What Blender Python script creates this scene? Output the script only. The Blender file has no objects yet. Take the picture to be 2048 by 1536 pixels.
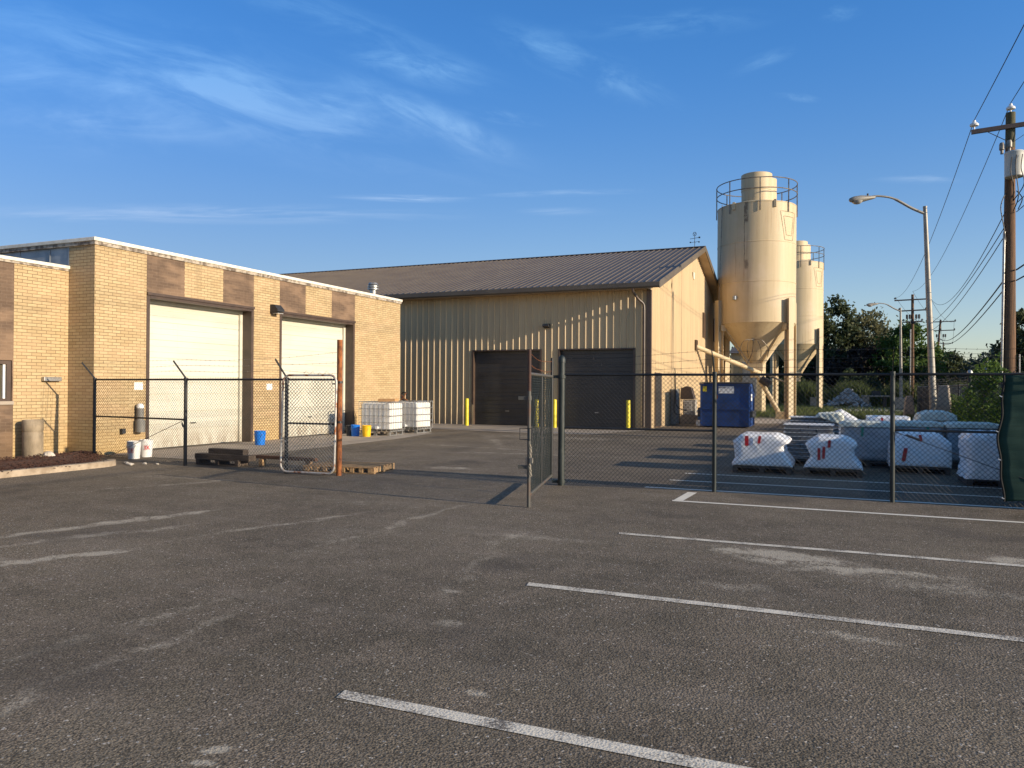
import bpy, math, random
from mathutils import Vector, Matrix
random.seed(7)
R = math.radians
scene = bpy.context.scene
COL = scene.collection

# ---------------------------------------------------------------- camera
cam_d = bpy.data.cameras.new('camera'); cam = bpy.data.objects.new('camera', cam_d); COL.objects.link(cam)
scene.camera = cam
YAW, PIT, ROLL = R(23.1), R(0.3), 0.0057
fw = Vector((-math.sin(YAW)*math.cos(PIT), math.cos(YAW)*math.cos(PIT), math.sin(PIT)))
r0 = Vector((math.cos(YAW), math.sin(YAW), 0)); u0 = r0.cross(fw)
rt = r0*math.cos(ROLL)+u0*math.sin(ROLL); up = rt.cross(fw)
m = Matrix((rt, up, -fw)).transposed().to_4x4(); m.translation = (0, 0, 1.66)
cam.matrix_world = m
cam_d.sensor_width = 36; cam_d.lens = 36*1538/2048
cam_d.clip_start = 0.05; cam_d.clip_end = 3000
scene.view_settings.view_transform = 'Standard'; scene.view_settings.look = 'None'
scene.view_settings.exposure = 0.45; scene.view_settings.gamma = 1

# ---------------------------------------------------------------- light
SUN_EL, SUN_AZ = R(15.6), R(5.5)          # azimuth: degrees from +X towards -Y
sd = Vector((math.cos(SUN_EL)*math.cos(SUN_AZ), -math.cos(SUN_EL)*math.sin(SUN_AZ), math.sin(SUN_EL)))
sl = bpy.data.lights.new('sun', 'SUN'); sun = bpy.data.objects.new('sun', sl); COL.objects.link(sun)
sl.energy = 5.0; sl.angle = R(0.53); sl.color = (1.0, 0.84, 0.63)
sun.rotation_euler = sd.to_track_quat('Z', 'Y').to_euler()
world = bpy.data.worlds.new('World'); scene.world = world; world.use_nodes = True

# ---------------------------------------------------------------- node helper
class NG:
    def __init__(s, nt):
        s.nt = nt; s.N = nt.nodes; s.L = nt.links
    def node(s, t, **k):
        n = s.N.new(t)
        for a, b in k.items(): setattr(n, a, b)
        return n
    def put(s, sock, v):
        if isinstance(v, bpy.types.NodeSocket): s.L.new(v, sock)
        elif v is not None:
            if isinstance(v, (tuple, list)) and len(v) == 3 and len(sock.default_value) == 4: v = (*v, 1)
            sock.default_value = v
    def math(s, op, a, b=None, c=None, clamp=False):
        n = s.node('ShaderNodeMath', operation=op); n.use_clamp = clamp
        s.put(n.inputs[0], a); s.put(n.inputs[1], b)
        if c is not None: s.put(n.inputs[2], c)
        return n.outputs[0]
    def noise(s, vec, scale, detail=4, rough=0.55, dist=0.0):
        n = s.node('ShaderNodeTexNoise'); s.put(n.inputs['Vector'], vec); n.inputs['Scale'].default_value = scale
        n.inputs['Detail'].default_value = detail; n.inputs['Roughness'].default_value = rough; n.inputs['Distortion'].default_value = dist
        return n.outputs['Fac']
    def voro(s, vec, scale, out='Distance', feature='F1'):
        n = s.node('ShaderNodeTexVoronoi', feature=feature); s.put(n.inputs['Vector'], vec); n.inputs['Scale'].default_value = scale
        return n.outputs[out]
    def ramp(s, v, a, b, c=0.0, d=1.0):
        n = s.node('ShaderNodeMapRange', interpolation_type='SMOOTHSTEP'); s.put(n.inputs['Value'], v)
        n.inputs['From Min'].default_value = a; n.inputs['From Max'].default_value = b
        n.inputs['To Min'].default_value = c; n.inputs['To Max'].default_value = d
        return n.outputs['Result']
    def mix(s, f, a, b, mode='MIX'):
        n = s.node('ShaderNodeMix', data_type='RGBA', blend_type=mode)
        s.put(n.inputs['Factor'], f); s.put(n.inputs[6], a); s.put(n.inputs[7], b)
        return n.outputs[2]
    def mapping(s, vec, loc=(0, 0, 0), rot=(0, 0, 0), sc=(1, 1, 1), kind='POINT'):
        n = s.node('ShaderNodeMapping', vector_type=kind); s.put(n.inputs['Vector'], vec)
        n.inputs['Location'].default_value = loc; n.inputs['Rotation'].default_value = rot; n.inputs['Scale'].default_value = sc
        return n.outputs[0]
    def bump(s, h, strength=0.3, dist=0.01):
        n = s.node('ShaderNodeBump'); s.put(n.inputs['Height'], h)
        n.inputs['Strength'].default_value = strength; n.inputs['Distance'].default_value = dist
        return n.outputs[0]
    def sep(s, v):
        n = s.node('ShaderNodeSeparateXYZ'); s.put(n.inputs[0], v); return n.outputs
    def comb(s, x, y, z):
        n = s.node('ShaderNodeCombineXYZ'); s.put(n.inputs[0], x); s.put(n.inputs[1], y); s.put(n.inputs[2], z); return n.outputs[0]

def material(name):
    mt = bpy.data.materials.new(name); mt.use_nodes = True
    g = NG(mt.node_tree); bs = g.N['Principled BSDF']
    geo = g.node('ShaderNodeNewGeometry')
    return mt, g, bs, geo.outputs['Position'], geo
def setc(g, bs, col=None, rough=None, metal=None, normal=None, spec=None):
    if col is not None: g.put(bs.inputs['Base Color'], col)
    if rough is not None: g.put(bs.inputs['Roughness'], rough)
    if metal is not None: g.put(bs.inputs['Metallic'], metal)
    if normal is not None: g.put(bs.inputs['Normal'], normal)
    if spec is not None: bs.inputs['Specular IOR Level'].default_value = spec
def plain(name, c1, c2=None, scale=3.0, rough=0.6, metal=0.0, bump=0.0, bscale=40, spec=None, sc=(1, 1, 1), lo=0.35, hi=0.7):
    mt, g, bs, pos, _ = material(name)
    if c2 is None: c2 = tuple(v*0.8 for v in c1)
    p = g.mapping(pos, sc=sc)
    f = g.ramp(g.noise(p, scale, 6, 0.6), lo, hi)
    nrm = g.bump(g.noise(p, bscale, 3), bump, 0.01) if bump else None
    setc(g, bs, g.mix(f, c1, c2), rough, metal, nrm, spec)
    return mt

# ---------------------------------------------------------------- sky
g = NG(world.node_tree); bg = g.N['Background']
sky = g.node('ShaderNodeTexSky', sky_type='NISHITA'); sky.sun_disc = False
sky.sun_elevation = SUN_EL; sky.sun_rotation = R(90+5.5)
sky.air_density = 1.0; sky.dust_density = 0.35; sky.ozone_density = 2.5; sky.altitude = 0
tc = g.node('ShaderNodeTexCoord'); d = tc.outputs['Generated']
X, Y, Z = g.sep(d)
# camera-independent sky coordinates: gnomonic about the centre of the yard's north-west sky
def lin(v): return g.math('ADD', g.math('ADD', g.math('MULTIPLY', X, v[0]), g.math('MULTIPLY', Y, v[1])), g.math('MULTIPLY', Z, v[2]))
dep = g.math('MAXIMUM', lin((-math.sin(YAW), math.cos(YAW), 0)), 0.05)
U = g.math('DIVIDE', lin((math.cos(YAW), math.sin(YAW), 0)), dep); V = g.math('DIVIDE', Z, dep)
uv = g.comb(U, V, 0.0)
def streak(px, py, rx, ry, ang, soft, seed, nsc, amt):
    cu, cv = (px-1024)/1538, (776-py)/1538
    q = g.mapping(uv, loc=(-cu, -cv, 0))
    q = g.mapping(q, rot=(0, 0, R(-ang)))
    e = g.mapping(q, sc=(1538/rx, 1538/ry, 1))
    ln = g.node('ShaderNodeVectorMath', operation='LENGTH'); g.put(ln.inputs[0], e)
    mask = g.ramp(ln.outputs['Value'], 1.0, 1.0-soft)
    n = g.noise(g.mapping(q, loc=(seed, seed*.7, seed), sc=nsc), 1.0, 7, 0.62, 0.6)
    return g.math('MULTIPLY', g.math('MULTIPLY', mask, g.ramp(n, 0.36, 0.78)), amt)
cl = None
for a in [(430, 170, 760, 150, -14, 1, 3.1, (5, 20, 1), .8), (140, 190, 420, 150, -8, 1, 8.7, (4, 13, 1), .75),
          (860, 235, 270, 44, -24, 1, 5.5, (8, 30, 1), 1.0), (1160, 125, 260, 60, -22, 1, 1.2, (10, 30, 1), .95),
          (1330, 45, 260, 38, 4, 1, 6.2, (9, 30, 1), .75), (830, 130, 200, 55, -12, 1, 9.9, (12, 34, 1), .9), (600, 210, 420, 60, -10, 1, 21.3, (6, 26, 1), .8), (250, 250, 330, 45, -4, 1, 24.3, (5, 24, 1), .6),
          (1000, 232, 110, 20, -8, 1, 2.2, (14, 50, 1), .8), (1590, 190, 60, 12, -6, 1, 2.9, (20, 60, 1), .7),
          (700, 60, 420, 60, -20, 1, 11.3, (5, 24, 1), .7), (1520, 120, 90, 22, 22, 1, 12.3, (12, 40, 1), .6),
          (820, 397, 190, 10, -1, .9, 4.4, (5, 60, 1), 1.1), (1130, 385, 200, 9, 2, .9, 7.4, (5, 60, 1), 1.2),
          (420, 430, 640, 26, 0, 1, 14.4, (4, 50, 1), .8), (1130, 422, 120, 12, 0, 1, 15.4, (8, 60, 1), .5), (1680, 20, 60, 22, 10, 1, 16.4, (18, 40, 1), .7), (1860, 352, 140, 14, 1, 1, 17.4, (8, 50, 1), .4)]:
    v = streak(*a); cl = v if cl is None else g.math('ADD', cl, v)
cl = g.math('MINIMUM', g.math('MULTIPLY', cl, 1.2), 0.85)
hi = g.ramp(Z, 0.03, 0.46)
tint = g.mix(hi, (0.96, 0.92, 0.98), (0.43, 0.92, 1.40))
tint = g.mix(g.ramp(Z, 0.50, 0.78), tint, (1.05, 1.10, 1.08))
west = g.math('MULTIPLY', g.ramp(g.math('MULTIPLY', X, -1.0), 0.1, 0.85), g.math('SUBTRACT', 1.0, g.math('MULTIPLY', hi, .55)))
tint = g.mix(west, tint, g.mix(1.0, tint, (0.58, 0.58, 0.63), 'MULTIPLY'))
skyc = g.mix(1.0, sky.outputs[0], tint, 'MULTIPLY')
cloudc = g.mix(1.0, skyc, (2.5, 1.65, 1.25), 'MULTIPLY')
g.put(bg.inputs['Color'], g.mix(cl, skyc, cloudc)); bg.inputs['Strength'].default_value = 0.12

# ---------------------------------------------------------------- mesh helpers
OFF = {}
class MB:
    def __init__(s): s.v = []; s.f = []; s.mi = []; s.m = 0
    def add(s, vs, fs):
        o = len(s.v); s.v += [tuple(p) for p in vs]; s.f += [tuple(i+o for i in f) for f in fs]; s.mi += [s.m]*len(fs); return s
    def box(s, x0, x1, y0, y1, z0, z1):
        vs = [(x, y, z) for z in (z0, z1) for x, y in ((x0, y0), (x1, y0), (x1, y1), (x0, y1))]
        return s.add(vs, [(3, 2, 1, 0), (4, 5, 6, 7), (0, 1, 5, 4), (1, 2, 6, 5), (2, 3, 7, 6), (3, 0, 4, 7)])
    def obox(s, c, size, rz=0.0, ry=0.0, rx=0.0):
        M = Matrix.Translation(c) @ Matrix.Rotation(rz, 4, 'Z') @ Matrix.Rotation(ry, 4, 'Y') @ Matrix.Rotation(rx, 4, 'X')
        a, b, h = (v/2 for v in size)
        vs = [M @ Vector((x, y, z)) for z in (-h, h) for x, y in ((-a, -b), (a, -b), (a, b), (-a, b))]
        return s.add(vs, [(3, 2, 1, 0), (4, 5, 6, 7), (0, 1, 5, 4), (1, 2, 6, 5), (2, 3, 7, 6), (3, 0, 4, 7)])
    def beam(s, p0, p1, w, h, upv=(0, 0, 1)):
        p0, p1 = Vector(p0), Vector(p1); a = (p1-p0).normalized(); sd_ = a.cross(Vector(upv))
        if sd_.length < 1e-4: sd_ = Vector((1, 0, 0))
        sd_.normalize(); u = sd_.cross(a); vs = []
        for p in (p0, p1):
            for x, y in ((-1, -1), (1, -1), (1, 1), (-1, 1)): vs.append(p+sd_*(x*w/2)+u*(y*h/2))
        return s.add(vs, [(3, 2, 1, 0), (4, 5, 6, 7), (0, 1, 5, 4), (1, 2, 6, 5), (2, 3, 7, 6), (3, 0, 4, 7)])
    def path(s, pts, r, n=8, cap=True, closed=False):
        pts = [Vector(p) for p in pts]; k = len(pts); rr = r if isinstance(r, (list, tuple)) else [r]*k
        ref = None; rings = []
        for i, p in enumerate(pts):
            if closed: t = pts[(i+1) % k]-pts[i-1]
            else: t = pts[min(i+1, k-1)]-pts[max(i-1, 0)]
            t.normalize()
            if ref is None: ref = Vector((0, 0, 1)) if abs(t.z) < .9 else Vector((1, 0, 0))
            a = t.cross(ref).normalized(); b = a.cross(t).normalized(); ref = b
            rings.append([p+a*(rr[i]*math.cos(2*math.pi*j/n))+b*(rr[i]*math.sin(2*math.pi*j/n)) for j in range(n)])
        vs = [q for rg in rings for q in rg]; fs = []
        for i in range(k if closed else k-1):
            i2 = (i+1) % k
            for j in range(n): fs.append((i*n+j, i*n+(j+1) % n, i2*n+(j+1) % n, i2*n+j))
        if cap and not closed: fs += [tuple(reversed(range(n))), tuple((k-1)*n+j for j in range(n))]
        return s.add(vs, fs)
    def tube(s, p0, p1, r, n=8, r2=None, cap=True): return s.path([p0, p1], [r, r if r2 is None else r2], n, cap)
    def lathe(s, c, prof, n=24, cap=True, sx=1, sy=1):
        vs = [(c[0]+sx*r*math.cos(2*math.pi*j/n), c[1]+sy*r*math.sin(2*math.pi*j/n), c[2]+z) for r, z in prof for j in range(n)]
        fs = [(i*n+j, i*n+(j+1) % n, (i+1)*n+(j+1) % n, (i+1)*n+j) for i in range(len(prof)-1) for j in range(n)]
        if cap: fs += [tuple(reversed(range(n))), tuple((len(prof)-1)*n+j for j in range(n))]
        return s.add(vs, fs)
    def poly(s, pts, z): return s.add([(x, y, z) for x, y in pts], [tuple(range(len(pts)))])
    def prismz(s, pts, z0, z1):
        n = len(pts)
        return s.add([(x, y, z) for z in (z0, z1) for x, y in pts], [tuple(reversed(range(n))), tuple(range(n, 2*n))]+[(i, (i+1) % n, n+(i+1) % n, n+i) for i in range(n)])
    def prismx(s, pts, x0, x1):   # pts in (y,z)
        n = len(pts)
        return s.add([(x, y, z) for x in (x0, x1) for y, z in pts], [tuple(reversed(range(n))), tuple(range(n, 2*n))]+[(i, (i+1) % n, n+(i+1) % n, n+i) for i in range(n)])
    def prismy(s, pts, y0, y1):   # pts in (x,z)
        n = len(pts)
        return s.add([(x, y, z) for y in (y0, y1) for x, z in pts], [tuple(range(n)), tuple(reversed(range(n, 2*n)))]+[(n+i, n+(i+1) % n, (i+1) % n, i) for i in range(n)])
    def build(s, name, mat, parent=None, smooth=False, bevel=0.0):
        off = OFF.get(parent.name, Vector((0, 0, 0))) if parent else Vector((0, 0, 0))
        me = bpy.data.meshes.new(name); me.from_pydata([tuple(Vector(p)-off) for p in s.v], [], s.f)
        for mt in (mat if isinstance(mat, (list, tuple)) else [mat]): me.materials.append(mt)
        if len(me.materials) > 1:
            me.polygons.foreach_set('material_index', s.mi)
        if smooth:
            me.polygons.foreach_set('use_smooth', [True]*len(me.polygons))
            me.set_sharp_from_angle(angle=R(40))
        me.update(); o = bpy.data.objects.new(name, me); COL.objects.link(o)
        if bevel:
            b = o.modifiers.new('b', 'BEVEL'); b.width = bevel; b.segments = 2; b.limit_method = 'ANGLE'
        if parent: o.parent = parent; OFF[o.name] = off
        return o
def tag(o, label=None, cat=None, group=None, kind=None):
    if label: o['label'] = label
    if cat: o['category'] = cat
    if group: o['group'] = group
    if kind: o['kind'] = kind
    return o
def thing(name, label, cat, loc, group=None):
    o = bpy.data.objects.new(name, None); COL.objects.link(o); o.location = loc; o.empty_display_size = 0.2
    OFF[o.name] = Vector(loc); return tag(o, label, cat, group)
def copy_tree(o, loc=None, label=None, rz=None, parent=None):
    c = o.copy(); COL.objects.link(c)
    if parent: c.parent = parent
    if loc: c.location = loc
    if rz is not None: c.rotation_euler.z = rz
    if label: c['label'] = label
    for ch in list(o.children): copy_tree(ch, parent=c)
    return c
def bez(pts, n=8):   # Catmull-Rom
    P = [Vector(p) for p in pts]; P = [P[0]]+P+[P[-1]]; out = []
    for i in range(1, len(P)-2):
        for k in range(n):
            t = k/n; a, b, c, d_ = P[i-1], P[i], P[i+1], P[i+2]
            out.append(0.5*((2*b)+(c-a)*t+(2*a-5*b+4*c-d_)*t*t+(3*b-a-3*c+d_)*t**3))
    out.append(P[-2]); return out
def sag(p0, p1, s_, n=14):
    p0, p1 = Vector(p0), Vector(p1)
    return [p0.lerp(p1, i/n)-Vector((0, 0, 4*s_*(i/n)*(1-i/n))) for i in range(n+1)]

# ---------------------------------------------------------------- materials
def mat_asphalt():
    mt, g, bs, pos, _ = material('asphalt')
    p2 = g.mapping(pos, sc=(1, 1, 0))
    # aggregate
    v = g.voro(p2, 85, 'Color'); vs = g.sep(v)[0]
    sp = g.ramp(vs, 0.975, 1.0); dk = g.ramp(g.voro(p2, 60, 'Distance'), 0.0, 0.55)
    fine = g.noise(p2, 160, 3, 0.7)
    big = g.ramp(g.noise(p2, 0.32, 5, 0.6), 0.3, 0.72)
    med = g.noise(g.mapping(p2, sc=(1, 1, 1)), 2.3, 5, 0.65)
    base = g.mix(big, (0.108, 0.087, 0.059), (0.206, 0.166, 0.114))
    base = g.mix(g.ramp(med, 0.35, 0.72, 0, .55), base, (0.24, 0.188, 0.138))
    base = g.mix(g.ramp(fine, 0.35, 0.7, 0.0, 0.5), base, (0.05, 0.041, 0.033))
    grain = g.sep(g.voro(p2, 120, 'Color'))[1]; gl_ = g.ramp(grain, 0.0, 1.0, 0.45, 1.6)
    base = g.mix(1.0, base, g.comb(gl_, gl_, gl_), 'MULTIPLY')
    base = g.mix(g.math('MULTIPLY', sp, 0.75), base, (0.62, 0.56, 0.48))
    # dust patches lying at fixed places on the lot, broken up by noise
    nz = g.noise(p2, 3.2, 8, 0.72, 0.4); nf = g.noise(p2, 34, 4, 0.7)
    nn = g.math('ADD', g.math('MULTIPLY', nz, 0.55), g.math('MULTIPLY', nf, 0.45))
    wn = g.node('ShaderNodeTexNoise'); g.put(wn.inputs['Vector'], p2); wn.inputs['Scale'].default_value = 1.1; wn.inputs['Detail'].default_value = 5
    wv_ = g.node('ShaderNodeVectorMath', operation='MULTIPLY_ADD'); g.put(wv_.inputs[0], wn.outputs['Color']); wv_.inputs[1].default_value = (.75, .75, 0); wv_.inputs[2].default_value = (-.375, -.375, 0)
    wa = g.node('ShaderNodeVectorMath', operation='ADD'); g.put(wa.inputs[0], p2); g.put(wa.inputs[1], wv_.outputs[0]); pw_ = wa.outputs[0]
    tot = None
    for (cx, cy, rx, ry, rot, amt) in [(-.55, 8.12, 1.0, .42, -8, 1.6), (.25, 7.7, 1.1, .22, 6, 1.2), (1.6, 8.9, .5, .22, 0, 1.4), (.9, 7.4, .9, .35, 0, .55),
            (.15, 5.6, .55, .14, -20, .75), (-.9, 6.75, .9, .3, -8, .45), (-3.0, 8.0, 1.2, .3, 0, .45), (-7.45, 14.2, .85, .4, 0, .9),
            (-8.1, 6.7, .20, 1.9, -16, 1.3), (-7.6, 6.0, .17, 1.5, -24, 1.0), (-6.9, 5.2, .15, 1.0, -33, 1.4), (-7.6, 4.8, .4, .2, 0, 1.0), (-3.95, 3.2, .14, 2.1, 6, .6), (-4.5, 4.1, .2, 1.8, -10, .45), (-6.2, 7.4, .13, 2.6, -20, .6), (-3.2, 6.8, .14, 3.0, 12, .45), (-4.9, 8.8, .12, 2.4, -4, .5),
            (-2.62, 2.72, .1, .05, 30, 1.5), (-2.58, 2.60, .09, .04, 10, 1.5), (-1.82, 3.79, .12, .06, 0, 1.0), (-2.53, 4.84, .16, .12, 0, .8), (-2.9, 5.6, .12, .08, 0, .7), (-1.1, 3.05, .25, .1, 0, .5),
            (-7.0, 18, 5.5, .3, 8, .5), (-9.5, 19.5, 5.0, .25, -12, .5), (-8.5, 24.5, 5, 1.4, 0, .55), (-10, 22, .4, 4, 30, .5), (-5.5, 20.5, 4, .22, 4, .4), (-10.5, 9.5, .25, 3, -25, .45), (-6.3, 9.3, 1.6, .5, 10, .35), (-5, 7, 1.2, 2.2, 15, .28), (-.5, 3.2, 1.2, .6, 0, .3), (-11, 10.5, 2.5, .22, 5, .5)]:
        q = g.mapping(pw_ if max(rx, ry) > .3 else p2, loc=(-cx, -cy, 0)); q = g.mapping(q, rot=(0, 0, R(-rot))); q = g.mapping(q, sc=(1/rx, 1/ry, 0))
        ln = g.node('ShaderNodeVectorMath', operation='LENGTH'); g.put(ln.inputs[0], q)
        w = g.math('MULTIPLY', g.ramp(ln.outputs['Value'], 1.15, 0.0), amt)
        tot = w if tot is None else g.math('ADD', tot, w)
    dust = g.ramp(g.math('MULTIPLY', tot, g.ramp(nn, 0.40, 0.60, 0.0, 1.6)), 0.10, 1.05)
    base = g.mix(g.math('MULTIPLY', dust, 0.8), base, (0.46, 0.40, 0.31))
    # brushed wheel marks
    st = g.ramp(g.noise(g.mapping(p2, rot=(0, 0, R(8)), sc=(.25, 2.4, 1)), 1.0, 6, 0.6), 0.5, 0.8, 0, .35)
    base = g.mix(st, base, (0.25, 0.21, 0.168))
    oil = g.ramp(g.noise(p2, .55, 3, .5), .55, .75, 0, .6)
    base = g.mix(oil, base, (0.066, 0.055, 0.045))
    h = g.math('ADD', g.math('MULTIPLY', g.voro(p2, 75), 1.0), g.math('MULTIPLY', fine, 0.5))
    setc(g, bs, base, 0.88, 0, g.bump(h, 0.55, 0.008), 0.25)
    return mt
def mat_brick(name, c1, c2, mortar, bump=0.5):
    mt, g, bs, pos, geo = material(name)
    x, y, z = g.sep(pos); nx, ny, nz = g.sep(geo.outputs['Normal'])
    u = g.math('ADD', g.math('MULTIPLY', x, g.math('ABSOLUTE', ny)), g.math('MULTIPLY', y, g.math('ABSOLUTE', nx)))
    vec = g.comb(u, z, 0.0)
    b = g.node('ShaderNodeTexBrick'); g.put(b.inputs['Vector'], vec)
    b.inputs['Color1'].default_value = (*c1, 1); b.inputs['Color2'].default_value = (*c2, 1); b.inputs['Mortar'].default_value = (*mortar, 1)
    b.inputs['Scale'].default_value = 1; b.inputs['Brick Width'].default_value = 0.235; b.inputs['Row Height'].default_value = 0.0755
    b.inputs['Mortar Size'].default_value = 0.0065; b.inputs['Mortar Smooth'].default_value = 0.25; b.inputs['Bias'].default_value = -0.1
    n = g.noise(pos, 9, 5, .6); st = g.noise(g.mapping(pos, sc=(1, 1, .25)), 1.1, 5, .65)
    c = g.mix(g.ramp(n, .3, .75, 0, .28), b.outputs['Color'], tuple(v*.62 for v in c1))
    c = g.mix(g.ramp(st, .5, .8, 0, .25), c, tuple(v*.55 for v in c1))
    run = g.math('MULTIPLY', g.ramp(g.noise(g.mapping(pos, sc=(5, 5, .35)), 1.0, 5, .7), .48, .72), g.ramp(z, 3.6, 5.0, 0, .55))
    c = g.mix(run, c, tuple(v*.38 for v in c1))
    blk = g.ramp(g.noise(g.mapping(pos, sc=(.8, .8, 2.6)), 1.0, 3, .5), .45, .62, 0, .16); c = g.mix(blk, c, (0.62, 0.40, 0.24))
    c = g.mix(g.ramp(z, 1.0, 0.0, 0, .35), c, tuple(a*b_ for a, b_ in zip(c1, (.92, .8, .5))))
    h = g.math('SUBTRACT', g.math('MULTIPLY', g.noise(pos, 60, 3), .3), g.math('MULTIPLY', b.outputs['Fac'], 1.0))
    setc(g, bs, c, 0.75, 0, g.bump(h, bump, 0.008), 0.3)
    return mt
def mat_silo():
    mt, g, bs, pos, geo = material('silo_paint')
    st = g.noise(g.mapping(pos, sc=(3.2, 3.2, .12)), 1.0, 7, .65); st2 = g.noise(g.mapping(pos, loc=(5, 3, 1), sc=(7, 7, .3)), 1.0, 6, .7)
    c = g.mix(g.ramp(st, .35, .72, 0, .55), (0.56, 0.445, 0.272), (0.45, 0.342, 0.205))
    c = g.mix(g.ramp(st2, .55, .74, 0, .6), c, (0.30, 0.175, 0.09))
    c = g.mix(g.ramp(g.noise(pos, .45, 4, .6), .5, .72, 0, .45), c, (0.62, 0.50, 0.37))
    x, y, z = g.sep(pos)
    # the dark vertical rust run below the roof hatch and its lower splash
    def run(cx, w, z0, z1, amt):
        a = g.ramp(g.math('ABSOLUTE', g.math('ADD', x, g.math('ADD', -cx, g.math('MULTIPLY', g.math('SUBTRACT', g.noise(pos, 4, 3), .5), .12)))), w, w*.35)
        b = g.math('MULTIPLY', g.ramp(z, z0-.12, z0+.05), g.ramp(z, z1+.06, z1-.08))
        fr = g.ramp(geo.outputs['Normal'] and g.sep(geo.outputs['Normal'])[1], -0.2, -0.6)
        return g.math('MULTIPLY', g.math('MULTIPLY', g.math('MULTIPLY', a, b), fr), amt)
    rr = g.math('ADD', run(-4.86, .13, 11.1, 12.2, .8), run(-4.97, .028, 8.9, 12.0, .8))
    rr = g.math('ADD', rr, run(-4.85, .14, 8.45, 8.95, .6))
    rr = g.math('MULTIPLY', rr, g.ramp(g.noise(pos, 6, 5, .7), .3, .55, .3, 1))
    c = g.mix(g.math('MINIMUM', rr, 1), c, (0.10, 0.065, 0.04))
    setc(g, bs, c, 0.55, 0, g.bump(g.noise(pos, 3, 3), .08, .02), .35)
    return mt
M = {}
M['asphalt'] = mat_asphalt()
M['brick'] = mat_brick('tan_brick', (0.50, 0.375, 0.205), (0.41, 0.29, 0.15), (0.14, 0.088, 0.042))
M['brick_dark'] = mat_brick('brown_brick', (0.150, 0.098, 0.064), (0.112, 0.072, 0.047), (0.17, 0.118, 0.08), .3)
M['coping'] = plain('coping_metal', (0.74, 0.70, 0.60), (0.60, 0.55, 0.45), 5, .45)
M['coping_stone'] = plain('coping_stained_edge', (0.42, 0.36, 0.28), (0.13, 0.10, 0.075), 6, .8, lo=.4, hi=.62)
M['cream'] = plain('cream_door', (0.64, 0.61, 0.51), (0.60, 0.56, 0.45), 1.4, .42, sc=(1, .4, 2))
mt, g, bs, pos, _ = material('cream_door_panels')
zz = g.sep(pos)[2]
c = g.mix(g.ramp(g.noise(g.mapping(pos, sc=(1, .4, 2)), 1.4, 5), .35, .7), (0.60, 0.575, 0.475), (0.55, 0.52, 0.42))
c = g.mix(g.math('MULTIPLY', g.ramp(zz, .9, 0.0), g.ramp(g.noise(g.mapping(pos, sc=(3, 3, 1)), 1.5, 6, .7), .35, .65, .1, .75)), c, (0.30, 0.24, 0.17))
c = g.mix(g.ramp(g.noise(g.mapping(pos, sc=(4, 4, .5)), 1.0, 6, .7), .6, .8, 0, .3), c, (0.36, 0.30, 0.22))
setc(g, bs, c, .42); M['cream'] = mt
M['brown_trim'] = plain('brown_trim', (0.085, 0.055, 0.038), (0.06, 0.04, 0.03), 4, .45)
M['silver'] = plain('silver_coating', (0.34, 0.36, 0.38), (0.22, 0.24, 0.26), 2.5, .45, .35)
M['metal_tan'] = plain('tan_siding', (0.50, 0.36, 0.20), (0.43, 0.305, 0.17), 1.0, .5, sc=(2, 2, .25))
mt, g, bs, pos, _ = material('tan_siding_panels')
zz = g.sep(pos)[2]
c = g.mix(g.ramp(g.noise(g.mapping(pos, sc=(2, 2, .25)), 1.0, 6), .35, .7), (0.52, 0.38, 0.205), (0.45, 0.325, 0.175))
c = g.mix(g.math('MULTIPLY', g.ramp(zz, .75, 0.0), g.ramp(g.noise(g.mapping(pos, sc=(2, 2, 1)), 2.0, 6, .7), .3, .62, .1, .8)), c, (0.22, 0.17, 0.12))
c = g.mix(g.ramp(g.noise(g.mapping(pos, sc=(6, 6, .3)), 1.0, 5, .7), .58, .78, 0, .3), c, (0.30, 0.215, 0.13))
setc(g, bs, c, .48); M['metal_tan'] = mt
M['roof'] = plain('brown_roof_metal', (0.115, 0.090, 0.062), (0.092, 0.070, 0.049), .8, .5)
M['soffit'] = plain('tan_soffit', (0.46, 0.36, 0.25), (0.40, 0.30, 0.2), 2, .6)
M['door_dark'] = plain('dark_door', (0.042, 0.04, 0.038), (0.03, 0.029, 0.028), 1.5, .38)
M['concrete'] = plain('concrete', (0.36, 0.30, 0.235), (0.26, 0.215, 0.165), 1.3, .85, bump=.3, bscale=60)
M['curb'] = plain('curb_concrete', (0.40, 0.32, 0.23), (0.24, 0.18, 0.12), 4, .9, bump=.6, bscale=40)
M['mulch'] = plain('mulch', (0.085, 0.035, 0.02), (0.03, 0.014, 0.01), 18, .95, bump=1.0, bscale=30)
M['black'] = plain('black_vinyl', (0.012, 0.013, 0.014), (0.02, 0.02, 0.022), 8, .45)
M['green_black'] = plain('weathered_green_pipe', (0.010, 0.017, 0.016), (0.045, 0.052, 0.047), 9, .55, .0, sc=(1, 1, .35), lo=.45, hi=.75)
M['galv'] = plain('galvanized', (0.42, 0.42, 0.40), (0.28, 0.26, 0.24), 12, .42, .7)
M['old_pipe'] = plain('weathered_pipe', (0.075, 0.072, 0.062), (0.10, 0.055, 0.035), 6, .6, .1, sc=(1, 1, .5), lo=.5, hi=.7)
M['old_rust'] = plain('dark_rust', (0.045, 0.025, 0.02), (0.08, 0.035, 0.022), 8, .8)
M['galv_rust'] = plain('rusting_galvanized', (0.52, 0.48, 0.42), (0.28, 0.10, 0.035), 5, .5, .35, lo=.52, hi=.62)
M['rust'] = plain('rust', (0.34, 0.115, 0.03), (0.085, 0.025, 0.012), 14, .85, bump=.5, bscale=50, sc=(1, 1, .4))
M['grass'] = plain('grass_ground', (0.07, 0.085, 0.028), (0.11, 0.095, 0.05), 1.2, .95, bump=.6, bscale=12)
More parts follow.
